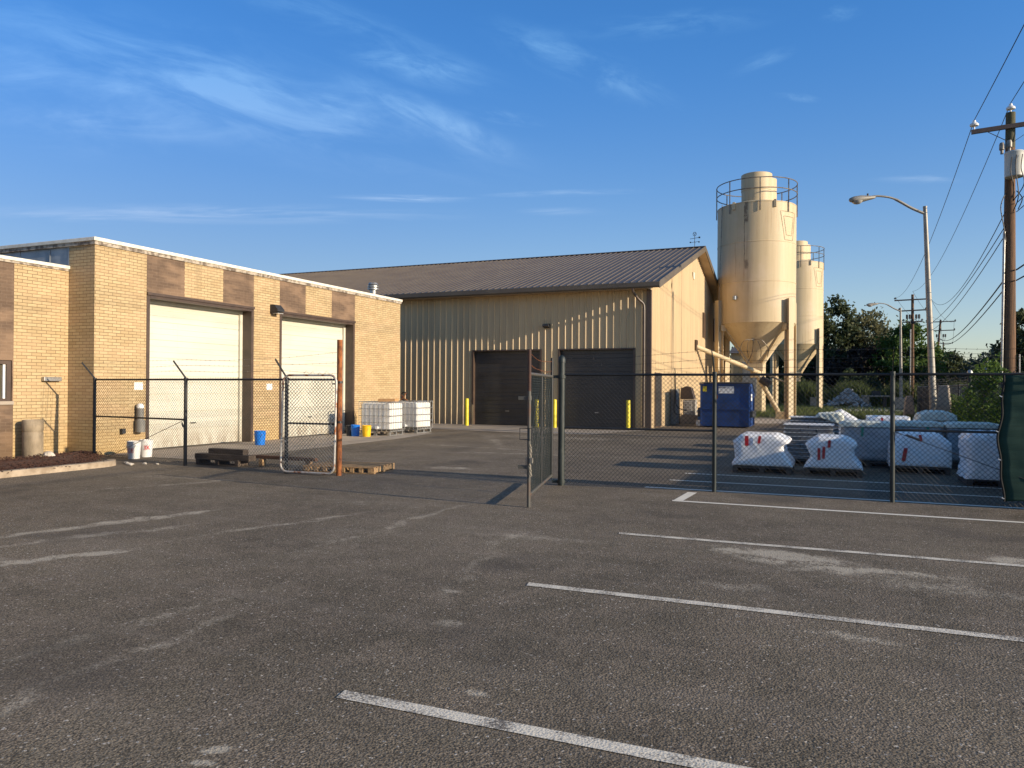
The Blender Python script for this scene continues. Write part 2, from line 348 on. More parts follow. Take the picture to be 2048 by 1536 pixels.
M['soil'] = plain('dry_soil', (0.12, 0.10, 0.07), (0.08, 0.08, 0.04), .4, .95)
M['gravel'] = plain('pale_gravel', (0.42, 0.38, 0.32), (0.25, 0.22, 0.19), 2.0, .95, bump=.6, bscale=25)
M['paint'] = None
mt, g, bs, pos, _ = material('road_paint')
w = g.ramp(g.math('ADD', g.math('MULTIPLY', g.noise(pos, 55, 5, .7), .6), g.math('MULTIPLY', g.noise(pos, 5, 4), .4)), .40, .53)
setc(g, bs, g.mix(w, (0.15, 0.125, 0.098), (0.68, 0.61, 0.49)), .7, 0, g.bump(g.voro(pos, 75), .4, .006)); M['paint'] = mt
M['paint_new'] = plain('fresh_road_paint', (0.78, 0.72, 0.60), (0.68, 0.63, 0.53), 8, .6)
M['silo'] = mat_silo()
M['silo_line'] = plain('faded_green_outline', (0.28, 0.29, 0.18), (0.20, 0.20, 0.13), 6, .6)
M['rail'] = plain('weathered_rail', (0.30, 0.27, 0.22), (0.12, 0.09, 0.07), 5, .5, .4)
M['blue_steel'] = plain('blue_dumpster', (0.008, 0.055, 0.24), (0.012, 0.04, 0.14), 2.2, .42, bump=.15, bscale=14)
mt, g, bs, pos, _ = material('scraped_blue_paint')
c = g.mix(g.ramp(g.noise(pos, 2.2, 6, .6), .35, .7), (0.007, 0.045, 0.19), (0.010, 0.03, 0.10))
c = g.mix(g.ramp(g.noise(g.mapping(pos, sc=(1, 1, 2.5)), 5.0, 8, .75), .60, .70, 0, .75), c, (0.10, 0.055, 0.035))
c = g.mix(g.ramp(g.noise(g.mapping(pos, sc=(1, 1, 6)), 4.0, 6, .7), .62, .72, 0, .5), c, (0.22, 0.25, 0.30))
setc(g, bs, c, .45, 0, g.bump(g.noise(pos, 9, 3), .2, .02)); M['blue_steel'] = mt
M['dark_grey'] = plain('dark_plastic', (0.03, 0.03, 0.032), None, 5, .6)
M['white'] = plain('white_plastic', (0.78, 0.77, 0.74), (0.70, 0.69, 0.66), 5, .4)
M['wrap'] = plain('white_wrap', (0.93, 0.92, 0.90), (0.88, 0.87, 0.86), 3, .28, bump=.22, bscale=11)
M['wrap_grey'] = plain('clear_wrap_over_stone', (0.40, 0.41, 0.42), (0.27, 0.28, 0.29), 3, .3, bump=.5, bscale=9, sc=(.6, .6, 3))
M['wrap_cream'] = plain('cream_foam_sheet', (0.72, 0.72, 0.60), (0.60, 0.62, 0.52), 5, .5, bump=.4, bscale=9)
M['tote'] = plain('tote_bladder', (0.82, 0.80, 0.75), (0.62, 0.60, 0.56), 1.6, .35)
M['stone'] = plain('grey_paver', (0.24, 0.22, 0.20), (0.15, 0.14, 0.13), 9, .8, bump=.4)
M['red'] = plain('red_tape', (0.62, 0.015, 0.02), (0.5, 0.01, 0.02), 9, .4)
M['green_tape'] = plain('green_tape', (0.0, 0.26, 0.17), None, 9, .4)
M['blue'] = plain('blue_plastic', (0.01, 0.17, 0.62), (0.01, 0.14, 0.52), 4, .35)
M['yellow'] = plain('yellow_plastic', (0.78, 0.47, 0.01), (0.7, 0.4, 0.01), 4, .4)
M['yellow_post'] = plain('yellow_paint', (0.70, 0.58, 0.02), (0.55, 0.43, 0.02), 6, .5)
M['wood'] = plain('raw_wood', (0.42, 0.27, 0.13), (0.24, 0.14, 0.07), 6, .85, sc=(1, 6, 6), bump=.4)
M['wood_dark'] = plain('weathered_wood', (0.10, 0.075, 0.055), (0.045, 0.033, 0.026), 6, .9, sc=(.6, 6, 6), bump=.4)
M['pole_wood'] = plain('pole_wood', (0.17, 0.09, 0.045), (0.065, 0.04, 0.025), 5, .9, sc=(5, 5, .25), bump=.6, bscale=20)
M['pole_green'] = plain('mossy_pole_top', (0.11, 0.10, 0.05), (0.05, 0.05, 0.03), 5, .9, sc=(5, 5, .3), bump=.5)
M['wire'] = plain('wire_black', (0.012, 0.012, 0.013), None, 5, .6)
M['alu'] = plain('aluminium_pole', (0.30, 0.28, 0.24), (0.22, 0.20, 0.17), 3, .5, .25)
M['lens'] = plain('lamp_glass', (0.42, 0.40, 0.36), None, 3, .15)
M['screen'] = plain('green_screen', (0.0035, 0.030, 0.020), (0.006, 0.038, 0.027), 6, .85, bump=.2, bscale=30, sc=(.2, .2, 4))
M['black_screen'] = plain('black_screen', (0.010, 0.011, 0.012), None, 6, .9)
M['rock'] = plain('pale_rock', (0.58, 0.52, 0.44), (0.45, 0.4, 0.33), 7, .9, bump=.6)
M['ac'] = plain('ac_cabinet', (0.36, 0.33, 0.28), None, 3, .5)
M['cardboard'] = plain('cardboard', (0.50, 0.28, 0.12), None, 3, .9)
M['glass'] = plain('window_glass', (0.02, 0.022, 0.02), (0.12, 0.10, 0.06), 1.3, .08, sc=(1, 6, .3))
M['sheet_metal'] = plain('container_metal', (0.20, 0.19, 0.17), (0.15, 0.15, 0.14), .6, .6)
def mat_leaf(name, a, b, c):
    mt, g, bs, pos, geo = material(name)
    col = g.mix(g.ramp(g.noise(pos, .9, 3), .3, .7), a, b)
    col = g.mix(g.math('MULTIPLY', geo.outputs['Random Per Island'], .6), col, c)
    setc(g, bs, col, .6, 0, None, .25)
    tr = g.node('ShaderNodeBsdfTranslucent'); g.put(tr.inputs['Color'], g.mix(.5, col, tuple(v*1.6 for v in c)))
    mx = g.node('ShaderNodeMixShader'); mx.inputs[0].default_value = .3
    g.L.new(bs.outputs[0], mx.inputs[1]); g.L.new(tr.outputs[0], mx.inputs[2])
    out = [n for n in g.N if n.type == 'OUTPUT_MATERIAL'][0]; g.L.new(mx.outputs[0], out.inputs['Surface'])
    return mt
M['leaf_dark'] = mat_leaf('leaf_dark', (0.030, 0.050, 0.020), (0.045, 0.060, 0.025), (0.075, 0.085, 0.035))
M['leaf_mid'] = mat_leaf('leaf_mid', (0.035, 0.085, 0.018), (0.055, 0.11, 0.022), (0.10, 0.14, 0.03))
M['leaf_pale'] = mat_leaf('leaf_pale', (0.075, 0.085, 0.04), (0.12, 0.12, 0.06), (0.17, 0.16, 0.08))
M['leaf_purple'] = mat_leaf('leaf_purple', (0.022, 0.020, 0.020), (0.03, 0.024, 0.024), (0.04, 0.03, 0.025))
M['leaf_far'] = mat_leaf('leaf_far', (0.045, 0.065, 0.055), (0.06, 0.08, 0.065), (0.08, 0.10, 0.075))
M['weed'] = mat_leaf('weed_leaf', (0.045, 0.075, 0.02), (0.07, 0.095, 0.025), (0.11, 0.12, 0.04))
M['vine'] = mat_leaf('vine_leaf', (0.03, 0.075, 0.014), (0.055, 0.11, 0.018), (0.11, 0.16, 0.025))
M['bark'] = plain('bark', (0.06, 0.045, 0.032), (0.035, 0.027, 0.02), 6, .95, bump=.6)

# ---------------------------------------------------------------- ground
def sheet(name, pts, z, mat): return tag(MB().poly(pts, z).build(name, mat), kind='structure')
sheet('ground', [(-900, -700), (900, -700), (900, 1500), (-900, 1500)], -.02, M['soil'])
sheet('grass_field', [(-40, 44), (3.85, 44), (3.85, 12.9), (70, 12.9), (70, 160), (-40, 160)], -.012, M['grass'])
sheet('parking_lot', [(-45, -60), (60, -60), (60, 12.9), (3.85, 12.9), (3.85, 44.0), (-1, 45.5), (-6, 43), (-45, 43)], -.004, M['asphalt'])
sheet('gravel_yard', [(-7.1, 39.6), (-3.4, 39.2), (0, 42.0), (3.7, 42.6), (3.7, 46), (.5, 47.5), (-3.2, 46.6), (-7.1, 47.5)], 0.0, M['gravel'])
sheet('gravel_track', [(-2.8, 78.5), (0.5, 66), (3.6, 58), (3.7, 76), (2.5, 88), (-1.2, 90), (-2.8, 86)], -.006, M['gravel'])
sheet('door_apron', [(-16.3, 13.2), (-13.05, 13.2), (-13.1, 21.2), (-13.6, 24.6), (-16.3, 26.6)], .002, M['concrete'])
sheet('warehouse_apron', [(-19, 31.3), (-19, 28.6), (-14.9, 27.3), (-12.6, 26.8), (-10.7, 26.4), (-8.4, 26.6), (-7.7, 28.6), (-7.1, 29.9), (-7.1, 31.3)], .002, M['concrete'])

def stripe(name, pts, mat): return sheet(name, pts, .001, mat)
W = .052
for (x0, y0, x1, sl_) in [(-2.47, 3.475, 6, .0), (-2.42, 6.06, 6, .02), (-2.32, 8.62, 6, .02), (-2.28, 11.47, 6, 0)]:
    stripe('parking_line', [(x0, y0-W), (x1, y0-W+sl_), (x1, y0+W+sl_), (x0-.02, y0+W)], M['paint'] if y0 < 9 else M['paint_new'])
stripe('parking_line', [(-2.28, 11.53), (-2.14, 11.53), (-2.10, 12.52), (-2.25, 12.52)], M['paint_new'])
for (x0, y0) in [(-3.03, 12.86), (-2.85, 14.05), (-2.8, 15.3)]:
    stripe('parking_line', [(x0, y0-.05), (3.6, y0-.05), (3.6, y0+.05), (x0, y0+.05)], M['paint_new'])

# mulch bed and its kerb
mb = MB(); nx_, ny_ = 26, 110
def mulch_edge(y): return -13.98 if y < 11.2 else -13.98-(y-11.2)*1.35
random.seed(3)
vs = []; fs = []
for j in range(ny_+1):
    y = -6+j/ny_*(12.86+6)
    for i in range(nx_+1):
        t = i/nx_; x = -17.17+t*(mulch_edge(y)+17.17)
        vs.append((x, y, .01+.10*math.sin(math.pi*min(1, (1-t)*1.25+.02))*1+random.uniform(-.018, .018)))
for j in range(ny_):
    for i in range(nx_):
        a = j*(nx_+1)+i; fs.append((a, a+1, a+nx_+2, a+nx_+1))
tag(mb.add(vs, fs).build('mulch_bed', M['mulch']), kind='structure')
mb = MB()
for k in range(5000):      # loose chips
    y = random.uniform(7.5, 12.8); x = random.uniform(-16.6, mulch_edge(y)+random.choice((0, 0, .1, .25)))
    mb.obox((x, y, .07+random.uniform(0, .05)), (random.uniform(.02, .07), random.uniform(.008, .02), .006), random.uniform(0, 6.3), random.uniform(-.6, .6), random.uniform(-.5, .5))
tag(mb.build('mulch_chips', M['mulch']), 'loose red-brown mulch chips strewn over the planting bed', 'mulch', kind='stuff')
mb = MB(); pts = bez([(-13.86, -6, 0), (-13.86, 4, 0), (-13.86, 9, 0), (-13.85, 10.9, 0), (-13.95, 11.45, 0), (-14.2, 11.62, 0)], 6)
vs = []; fs = []
for i, p in enumerate(pts):
    t_ = (pts[min(i+1, len(pts)-1)]-pts[max(i-1, 0)]).normalized(); n_ = Vector((t_.y, -t_.x, 0))*.085
    e = .02*math.sin(i*2.1)*.3; hh = .115+e*.5-(.06 if i == len(pts)-1 else 0)
    for q, z in ((-n_, -.02), (n_, -.02), (n_*.92, hh), (-n_*.92, hh)): vs.append((p.x+q.x, p.y+q.y, z))
for i in range(len(pts)-1):
    for j in range(4): fs.append((i*4+j, i*4+(j+1) % 4, (i+1)*4+(j+1) % 4, (i+1)*4+j))
fs += [(3, 2, 1, 0), tuple(range(len(vs)-4, len(vs)))]; mb.add(vs, fs)
tag(mb.build('mulch_kerb', M['curb'], bevel=.015), kind='structure')

# ---------------------------------------------------------------- brick building
def garage_door(parent, y0, y1, ztop, xface, mat, name='roll_up_door', n=None, axis='x', trim=None):
    n = n or 8; h = ztop/n; d_ = MB()
    for i in range(n):
        if axis == 'x': d_.box(xface-.05, xface, y0, y1, i*h+.011, (i+1)*h-.011)
        else: d_.box(y0, y1, xface, xface+.05, i*h+.011, (i+1)*h-.011)
        # two ribs pressed in each section
        for q in (.36, .68):
            z = (i+q)*h
            if axis == 'x': d_.prismy([(xface, z-.012), (xface+.006, z), (xface, z+.012)][::-1], y0+.02, y1-.02)
            else: d_.prismx([(xface, z-.012), (xface-.006, z), (xface, z+.012)], y0+.02, y1-.02)
    if axis == 'x': d_.box(xface-.06, xface-.02, y0, y1, 0.0, ztop)
    else: d_.box(y0, y1, xface+.02, xface+.06, 0.0, ztop)
    dd = d_.build(name, mat, parent)
    if axis == 'x':
        MB().box(xface-.055, xface+.004, y0, y1, -.002, .011).build('bottom_seal', M['dark_grey'], dd)
        MB().box(xface, xface+.03, (y0+y1)/2-.09, (y0+y1)/2+.09, .62, .65).build('handle', M['dark_grey'], dd)
    else: MB().box((y0+y1)/2-.09, (y0+y1)/2+.09, xface-.03, xface, .62, .65).build('handle', M['galv'], dd)
    return dd
BX = -16.3; BH = 5.02
bb = thing('brick_building', 'tan brick industrial building with two cream garage doors and brown brick panels', 'building', (BX, 20, 0))
D1, D2, DT = (14.39, 18.29), (19.46, 23.55), 4.04
w_ = MB()
w_.box(BX-.45, BX, 12.9, D1[0], 0, BH)                     # corner pier
w_.box(BX-.45, BX, D1[1], D2[0], 0, BH)                    # middle pier
w_.box(BX-.45, BX, D2[1], 26.7, 0, BH)                     # right pier
w_.box(BX-.45, BX, 15.65+1.41, 18.29-.0, DT, BH) if False else None
bands1 = [(14.39, 15.62, 1), (15.62, 17.04, 0), (17.04, 18.29, 1)]
bands2 = [(19.46, 20.74, 1), (20.74, 22.16, 0), (22.16, 23.55, 1)]
for a, b, dk in bands1+bands2:
    if not dk: w_.box(BX-.45, BX, a, b, DT, BH)
w_.box(-17.18, BX-.45, 12.9, 13.35, 0, BH)                 # short return facing the lot
w_.box(-40, BX-.45, 26.25, 26.7, 0, BH)                    # far side
w_.build('wall', M['brick'], bb)
for a, b, dk in bands1+bands2:
    if dk: MB().box(BX-.45, BX+.003, a, b, DT, BH-.0).build('brown_brick_panel', M['brick_dark'], bb)
s_ = MB().box(-40, -17.183, 12.93, 13.35, 4.0, BH)
for k in range(9):   # seams of the coated parapet
    x = -17.9-k*1.1; s_.box(x-.012, x+.012, 12.915, 12.93, 4.4, BH-.02)
s_.box(-17.22, -17.183, 12.90, 12.93, 4.5, BH)
s_.build('silver_parapet', M['silver'], bb)
MB().box(-40, BX-.45, 13.35, 26.25, 4.3, 4.6).build('roof', M['silver'], bb)
cp = MB()
cp.box(-40, BX+.06, 12.84, 13.38, BH+.085, BH+.175); cp.box(BX-.5, BX+.06, 13.38, 26.2, BH+.085, BH+.175); cp.box(-40, BX+.06, 26.2, 26.78, BH+.085, BH+.175)
cp.build('coping', M['coping'], bb, bevel=.01)
cs = MB()
cs.box(-40, BX+.035, 12.865, 13.35, BH, BH+.085); cs.box(BX-.45, BX+.035, 13.35, 26.25, BH, BH+.085); cs.box(-40, BX+.035, 26.25, 26.74, BH, BH+.085)
cs.build('stained_fascia', M['coping_stone'], bb)
for (a, b) in (D1, D2):
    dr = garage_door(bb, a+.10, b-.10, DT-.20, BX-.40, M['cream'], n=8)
    f = MB()
    f.box(BX-.46, BX+.012, a-.0, a+.10, 0, DT); f.box(BX-.46, BX+.012, b-.10, b, 0, DT); f.box(BX-.46, BX+.02, a+.10, b-.10, DT-.12, DT)
    f.box(BX+.02, BX+.05, a, b, DT-.05, DT+.02)
    f.build('door_frame', M['brown_trim'], bb)
    t = MB(); t.box(BX-.395, BX-.33, a+.10, a+.14, 0, DT-.12); t.box(BX-.395, BX-.33, b-.2, b-.10, 0, DT-.12); t.box(BX-.395, BX-.33, a+.14, b-.2, DT-.20, DT-.12)
    t.build('door_stop', M['cream'], bb)
for (y, z, nm) in [(19.17, 4.08, 0)]:
    l = MB(); l.prismy([(BX, z+.13), (BX+.16, z+.13), (BX+.30, z-.02), (BX+.30, z-.08), (BX, z-.14)][::-1], y-.16, y+.16)
    l.build('wall_light', M['dark_grey'], bb)
    MB().box(BX+.08, BX+.28, y-.13, y+.13, z-.15, z-.13).build('light_lens', M['lens'], bb)
MB().tube((BX+.012, 13.6, 1.9), (BX+.012, 13.9, 1.9), .01).build('conduit', M['brown_trim'], bb) if False else None
for y in (14.16, 19.0):
    MB().box(BX, BX+.012, y-.13, y+.13, 1.56, 1.75).build('paper_notice', M['white'], bb)
# tall utility box clamp on the corner pier
MB().tube((BX+.12, 14.12, .80), (BX+.12, 14.12, 1.10), .085, 16).tube((BX+.13, 14.12, .50), (BX+.13, 14.12, .80), .115, 16).build('standpipe', M['sheet_metal'], bb, smooth=True)
lj = MB().lathe((BX+.12, 14.12, 1.10), [(.085, 0), (.09, .05), (.07, .10), (.0, .13)], 12, False).build('standpipe_cap', M['white'], bb, smooth=True)
MB().box(BX, BX+.1, 13.62, 13.72, .48, .60).build('tap_box', M['dark_grey'], bb)
v_ = MB().lathe((-16.8, 25.5, 4.6), [(.12, 0), (.12, .85), (.22, .87), (.22, .93), (.14, .95), (.21, .97), (.21, 1.02), (.14, 1.04), (.2, 1.06), (.15, 1.14), (.0, 1.16)], 18, False)
v_.build('roof_vent', M['galv'], bb, smooth=True)

# low wing on the left
WX = -17.18; WH = 4.42
wg = thing('brick_wing', 'low tan and brown brick wing with a window beside the mulch bed', 'building', (WX, 6, 0))
q = MB(); q.box(WX-.4, WX, 11.56, 12.895, 0, WH); q.box(WX-.4, WX, -8, 5.0, 0, WH); q.box(-40, WX-.4, -8, 12.88, WH-.4, WH-.2)
q.build('wall', M['brick'], wg)
q = MB(); q.box(WX-.4, WX, 5.0, 11.56, 0, 1.22); q.box(WX-.4, WX, 5.0, 11.56, 2.22, WH); q.box(WX-.4, WX, 5.0, 8.6, 1.22, 2.22); q.box(WX-.4, WX, 11.53, 11.56, 1.22, 2.22)
q.build('brown_brick_panel', M['brick_dark'], wg)
MB().box(WX-.45, WX+.05, -8, 12.9-.004, WH+.05, WH+.13).build('coping', M['coping'], wg, bevel=.008)
MB().box(WX-.4, WX+.025, -8, 12.89, WH, WH+.05).build('stained_fascia', M['coping_stone'], wg)
wn = MB(); wn.box(WX-.16, WX-.02, 11.42, 11.52, 1.30, 2.21); wn.box(WX-.16, WX-.02, 8.62, 8.72, 1.30, 2.21); wn.box(WX-.16, WX-.02, 8.72, 11.42, 2.13, 2.21); wn.box(WX-.16, WX-.02, 8.72, 11.42, 1.30, 1.36)
wn.box(WX-.14, WX-.03, 10.4, 10.46, 1.36, 2.13)
win = wn.build('window', M['brown_trim'], wg)
MB().box(WX-.10, WX-.09, 8.72, 11.42, 1.36, 2.13).build('pane', M['glass'], win)
MB().box(WX-.085, WX-.05, 11.36, 11.41, 1.36, 2.13).build('frame', M['white'], win)
MB().box(WX-.2, WX+.04, 8.6, 11.55, 1.223, 1.30).build('sill', M['concrete'], win)
MB().box(WX, WX+.11, 12.22, 12.66, 1.76, 1.86).build('wall_vent', M['galv'], wg, bevel=.01)

# ---------------------------------------------------------------- warehouse
YW, XC, EZ = 31.3, -7.2, 5.95
YR = 42.05; ZR = 9.26; YB = 2*YR-YW; XL = -40
sl_r = (ZR-5.93)/(YR-30.7)
wh = thing('metal_warehouse', 'tan ribbed metal warehouse with brown metal roof and dark roll-up doors', 'building', (-16, YW, 0))
doors = [(-15.28, -11.98), (-11.16, -7.83)]; DZ = 3.3
w_ = MB()
zt = 5.93
w_.box(XL, doors[0][0], YW, YW+.12, 0, zt); w_.box(doors[0][1], doors[1][0], YW, YW+.12, 0, zt); w_.box(doors[1][1], XC, YW, YW+.12, 0, zt)
for a, b in doors: w_.box(a, b, YW, YW+.12, DZ, zt)
def gz(y): return 5.95+sl_r*(min(y, 2*YR-y)-YW)-.03
w_.prismx([(YW+.12, 0), (YB, 0), (YB, gz(YB)), (YR, gz(YR)), (YW+.12, gz(YW+.12))], XC-.12, XC)
random.seed(11)
x = -30.1
while x < XC-.1:
    z0 = 0
    for a, b in doors:
        if a-.05 < x < b+.05: z0 = DZ+.06
    bend = random.uniform(-.02, .02) if (-18 < x < -15.3) else 0
    def rib(z0_, z1_, b0, b1):
        vs = []
        for z_, bb_ in ((z0_, b0), (z1_, b1)):
            vs += [(x-.045+bb_, YW, z_), (x-.02+bb_, YW-.034, z_), (x+.02+bb_, YW-.034, z_), (x+.045+bb_, YW, z_)]
        w_.add(vs, [(0, 1, 5, 4), (1, 2, 6, 5), (2, 3, 7, 6), (0, 3, 2, 1), (4, 5, 6, 7)])
    if z0 == 0:
        rib(0, .7, bend*1.8, bend*.5); rib(.7, 2, bend*.5, 0); rib(2, zt, 0, 0)
    else: rib(z0, zt, 0, 0)
    for dx in (.10, .205):    # two low stiffening beads between the ribs
        if x+dx < XC-.05: w_.add([(x+dx-.012, YW, z0), (x+dx, YW-.007, z0), (x+dx+.012, YW, z0), (x+dx-.012, YW, zt), (x+dx, YW-.007, zt), (x+dx+.012, YW, zt)], [(0, 1, 4, 3), (1, 2, 5, 4)])
    x += .305
y = YW+.42
while y < YB:
    zz = gz(y)-.05; z0 = 2.45 if 32.05 < y < 33.5 else 0
    w_.add([(XC, y-.045, z0), (XC+.034, y-.02, z0), (XC+.034, y+.02, z0), (XC, y+.045, z0), (XC, y-.045, zz), (XC+.034, y-.02, zz), (XC+.034, y+.02, zz), (XC, y+.045, zz)], [(0, 1, 5, 4), (1, 2, 6, 5), (2, 3, 7, 6), (4, 5, 6, 7)])
    y += .305
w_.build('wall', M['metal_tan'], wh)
# roof
OV = .5; XR = XC+OV
def rz(y): return ZR-sl_r*abs(YR-y)
r_ = MB()
for s in (-1, 1):
    ye = YR+s*(YR-30.7)
    pr = [(YR, ZR), (ye, rz(ye)), (ye, rz(ye)+.05), (YR, ZR+.05)]
    if s > 0: pr = pr[::-1]
    r_.prismx(pr, XL, XR)
    x = XL+.1
    while x < XR:
        r_.add([(x-.035, YR, ZR+.05), (x-.012, YR, ZR+.085), (x+.012, YR, ZR+.085), (x+.035, YR, ZR+.05), (x-.035, ye, rz(ye)+.05), (x-.012, ye, rz(ye)+.085), (x+.012, ye, rz(ye)+.085), (x+.035, ye, rz(ye)+.05)],
               [(0, 1, 5, 4), (1, 2, 6, 5), (2, 3, 7, 6), (4, 5, 6, 7)])
        x += .305
r_.prismx([(YR-.2, ZR+.045), (YR, ZR+.11), (YR+.2, ZR+.045), (YR, ZR+.04)], XL, XR+.03)
rf = r_.build('roof', M['roof'], wh)
t = MB()
for s in (-1, 1):     # rake trim
    ye = YR+s*(YR-30.7)
    pr = [(YR, ZR-.20), (ye, rz(ye)-.20), (ye, rz(ye)+.095), (YR, ZR+.095)]
    if s > 0: pr = pr[::-1]
    t.prismx(pr, XR+.001, XR+.045)
t.build('rake_trim', M['roof'], wh)
t = MB()
for s in (-1, 1):
    ye = YR+s*(YR-30.75)
    pr = [(YR, ZR-.16), (ye, rz(ye)-.16), (ye, rz(ye)-.14), (YR, ZR-.14)]
    if s > 0: pr = pr[::-1]
    t.prismx(pr, XC+.002, XR)
t.box(XL, XC, 30.72, YW, 5.76, 5.785)
for k in range(40):
    xx = XC-.3-k*1.22; t.box(xx-.02, xx+.02, 30.73, YW-.04, 5.745, 5.76)
t.build('soffit', M['soffit'], wh)
t = MB(); t.prismx([(30.60, 5.93), (30.60, 5.80), (30.64, 5.74), (30.70, 5.74), (30.70, 5.99), (30.60, 5.97)][::-1], XL, XR+.04)
t.build('gutter', M['roof'], wh)
t = MB(); t.box(XC-.13, XC+.06, YW-.05, YW+.10, 0, 5.74); t.build('corner_trim', M['brown_trim'], wh)
t = MB(); t.path(bez([(-7.75, 30.66, 5.74), (-7.75, 30.70, 5.6), (-7.62, 30.95, 5.35), (-7.45, 31.18, 5.15), (-7.42, 31.2, 4.9)], 4)+[Vector((-7.42, 31.2, .1))], .05, 8)
t.build('downspout', M['brown_trim'], wh)
for i, (a, b) in enumerate(doors):
    garage_door(wh, a+.04, b-.04, DZ, YW+.14, M['door_dark'], n=6, axis='y')
    f = MB(); f.box(a-.03, a+.05, YW-.05, YW+.3, 0, DZ); f.box(b-.05, b+.03, YW-.05, YW+.3, 0, DZ); f.box(a-.03, b+.03, YW-.05, YW+.3, DZ, DZ+.06)
    f.build('door_frame', M['brown_trim'], wh)
    if i == 0: MB().box(a-.02, a+.06, YW-.055, YW-.05, 0, .9).build('scuffed_edge', M['metal_tan'], wh)
MB().box(-12.2, -7.9, YW+.02, YW+.3, -.01, .03).build('threshold', M['concrete'], wh) if False else None
MB().prismx([(YW-.034, 4.46), (YW-.26, 4.42), (YW-.28, 4.34), (YW-.034, 4.26)], -11.83, -11.56).build('wall_light', M['dark_grey'], wh)
dg = MB().box(XC-.02, XC+.05, 32.12, 33.42, .02, 2.35).build('side_door', M['brown_trim'], wh)
MB().box(XC+.05, XC+.056, 32.24, 33.3, .08, 2.22).build('door_leaf', M['door_dark'], dg)
MB().prismx([(41.15, 7.5), (41.45, 7.5), (41.5, 7.85), (41.1, 7.85)], XC+.035, XC+.06).build('wall_badge', M['wrap_cream'], wh)
for y in (44.2, 48.3):
    MB().box(XC+.034, XC+.09, y, y+.9, 4.6, 6.0).build('louvre', M['brown_trim'], wh)
tp = MB(); tp.box(XC+.034, XC+.05, 35.6, 35.63, .0, 6.8); tp.box(XC+.034, XC+.05, 37.95, 37.98, 0, 7.6); tp.build('panel_seam', M['soffit'], wh)

wv = thing('weather_vane', 'small black weather vane standing on the warehouse ridge', 'weather vane', (-7.25, YR, ZR+.1))
t = MB().tube((-7.25, YR, ZR+.08), (-7.25, YR, ZR+.72), .014, 6); t.build('rod', M['wire'], wv)
t = MB(); z = ZR+.33
t.tube((-7.47, YR, z), (-7.03, YR, z+.03), .01, 6); t.tube((-7.25, YR-.2, z), (-7.25, YR+.2, z), .01, 6)
for px_ in (-7.48, -7.02): t.obox((px_, YR, z+.01), (.07, .015, .07))
t.build('compass_arms', M['wire'], wv)
t = MB(); z = ZR+.55; t.tube((-7.5, YR, z-.02), (-7.0, YR, z+.03), .012, 6); t.obox((-7.0, YR, z+.03), (.09, .012, .09), 0, .3); t.build('arrow', M['wire'], wv)
t = MB(); t.path([(-7.25+.09*math.cos(a*.524), YR, ZR+.78+.10*math.sin(a*.524)) for a in range(12)], .014, 6, closed=True)
t.tube((-7.31, YR, ZR+.84), (-7.25, YR, ZR+.74), .012, 6); t.tube((-7.19, YR, ZR+.84), (-7.25, YR, ZR+.74), .012, 6); t.build('finial', M['wire'], wv)

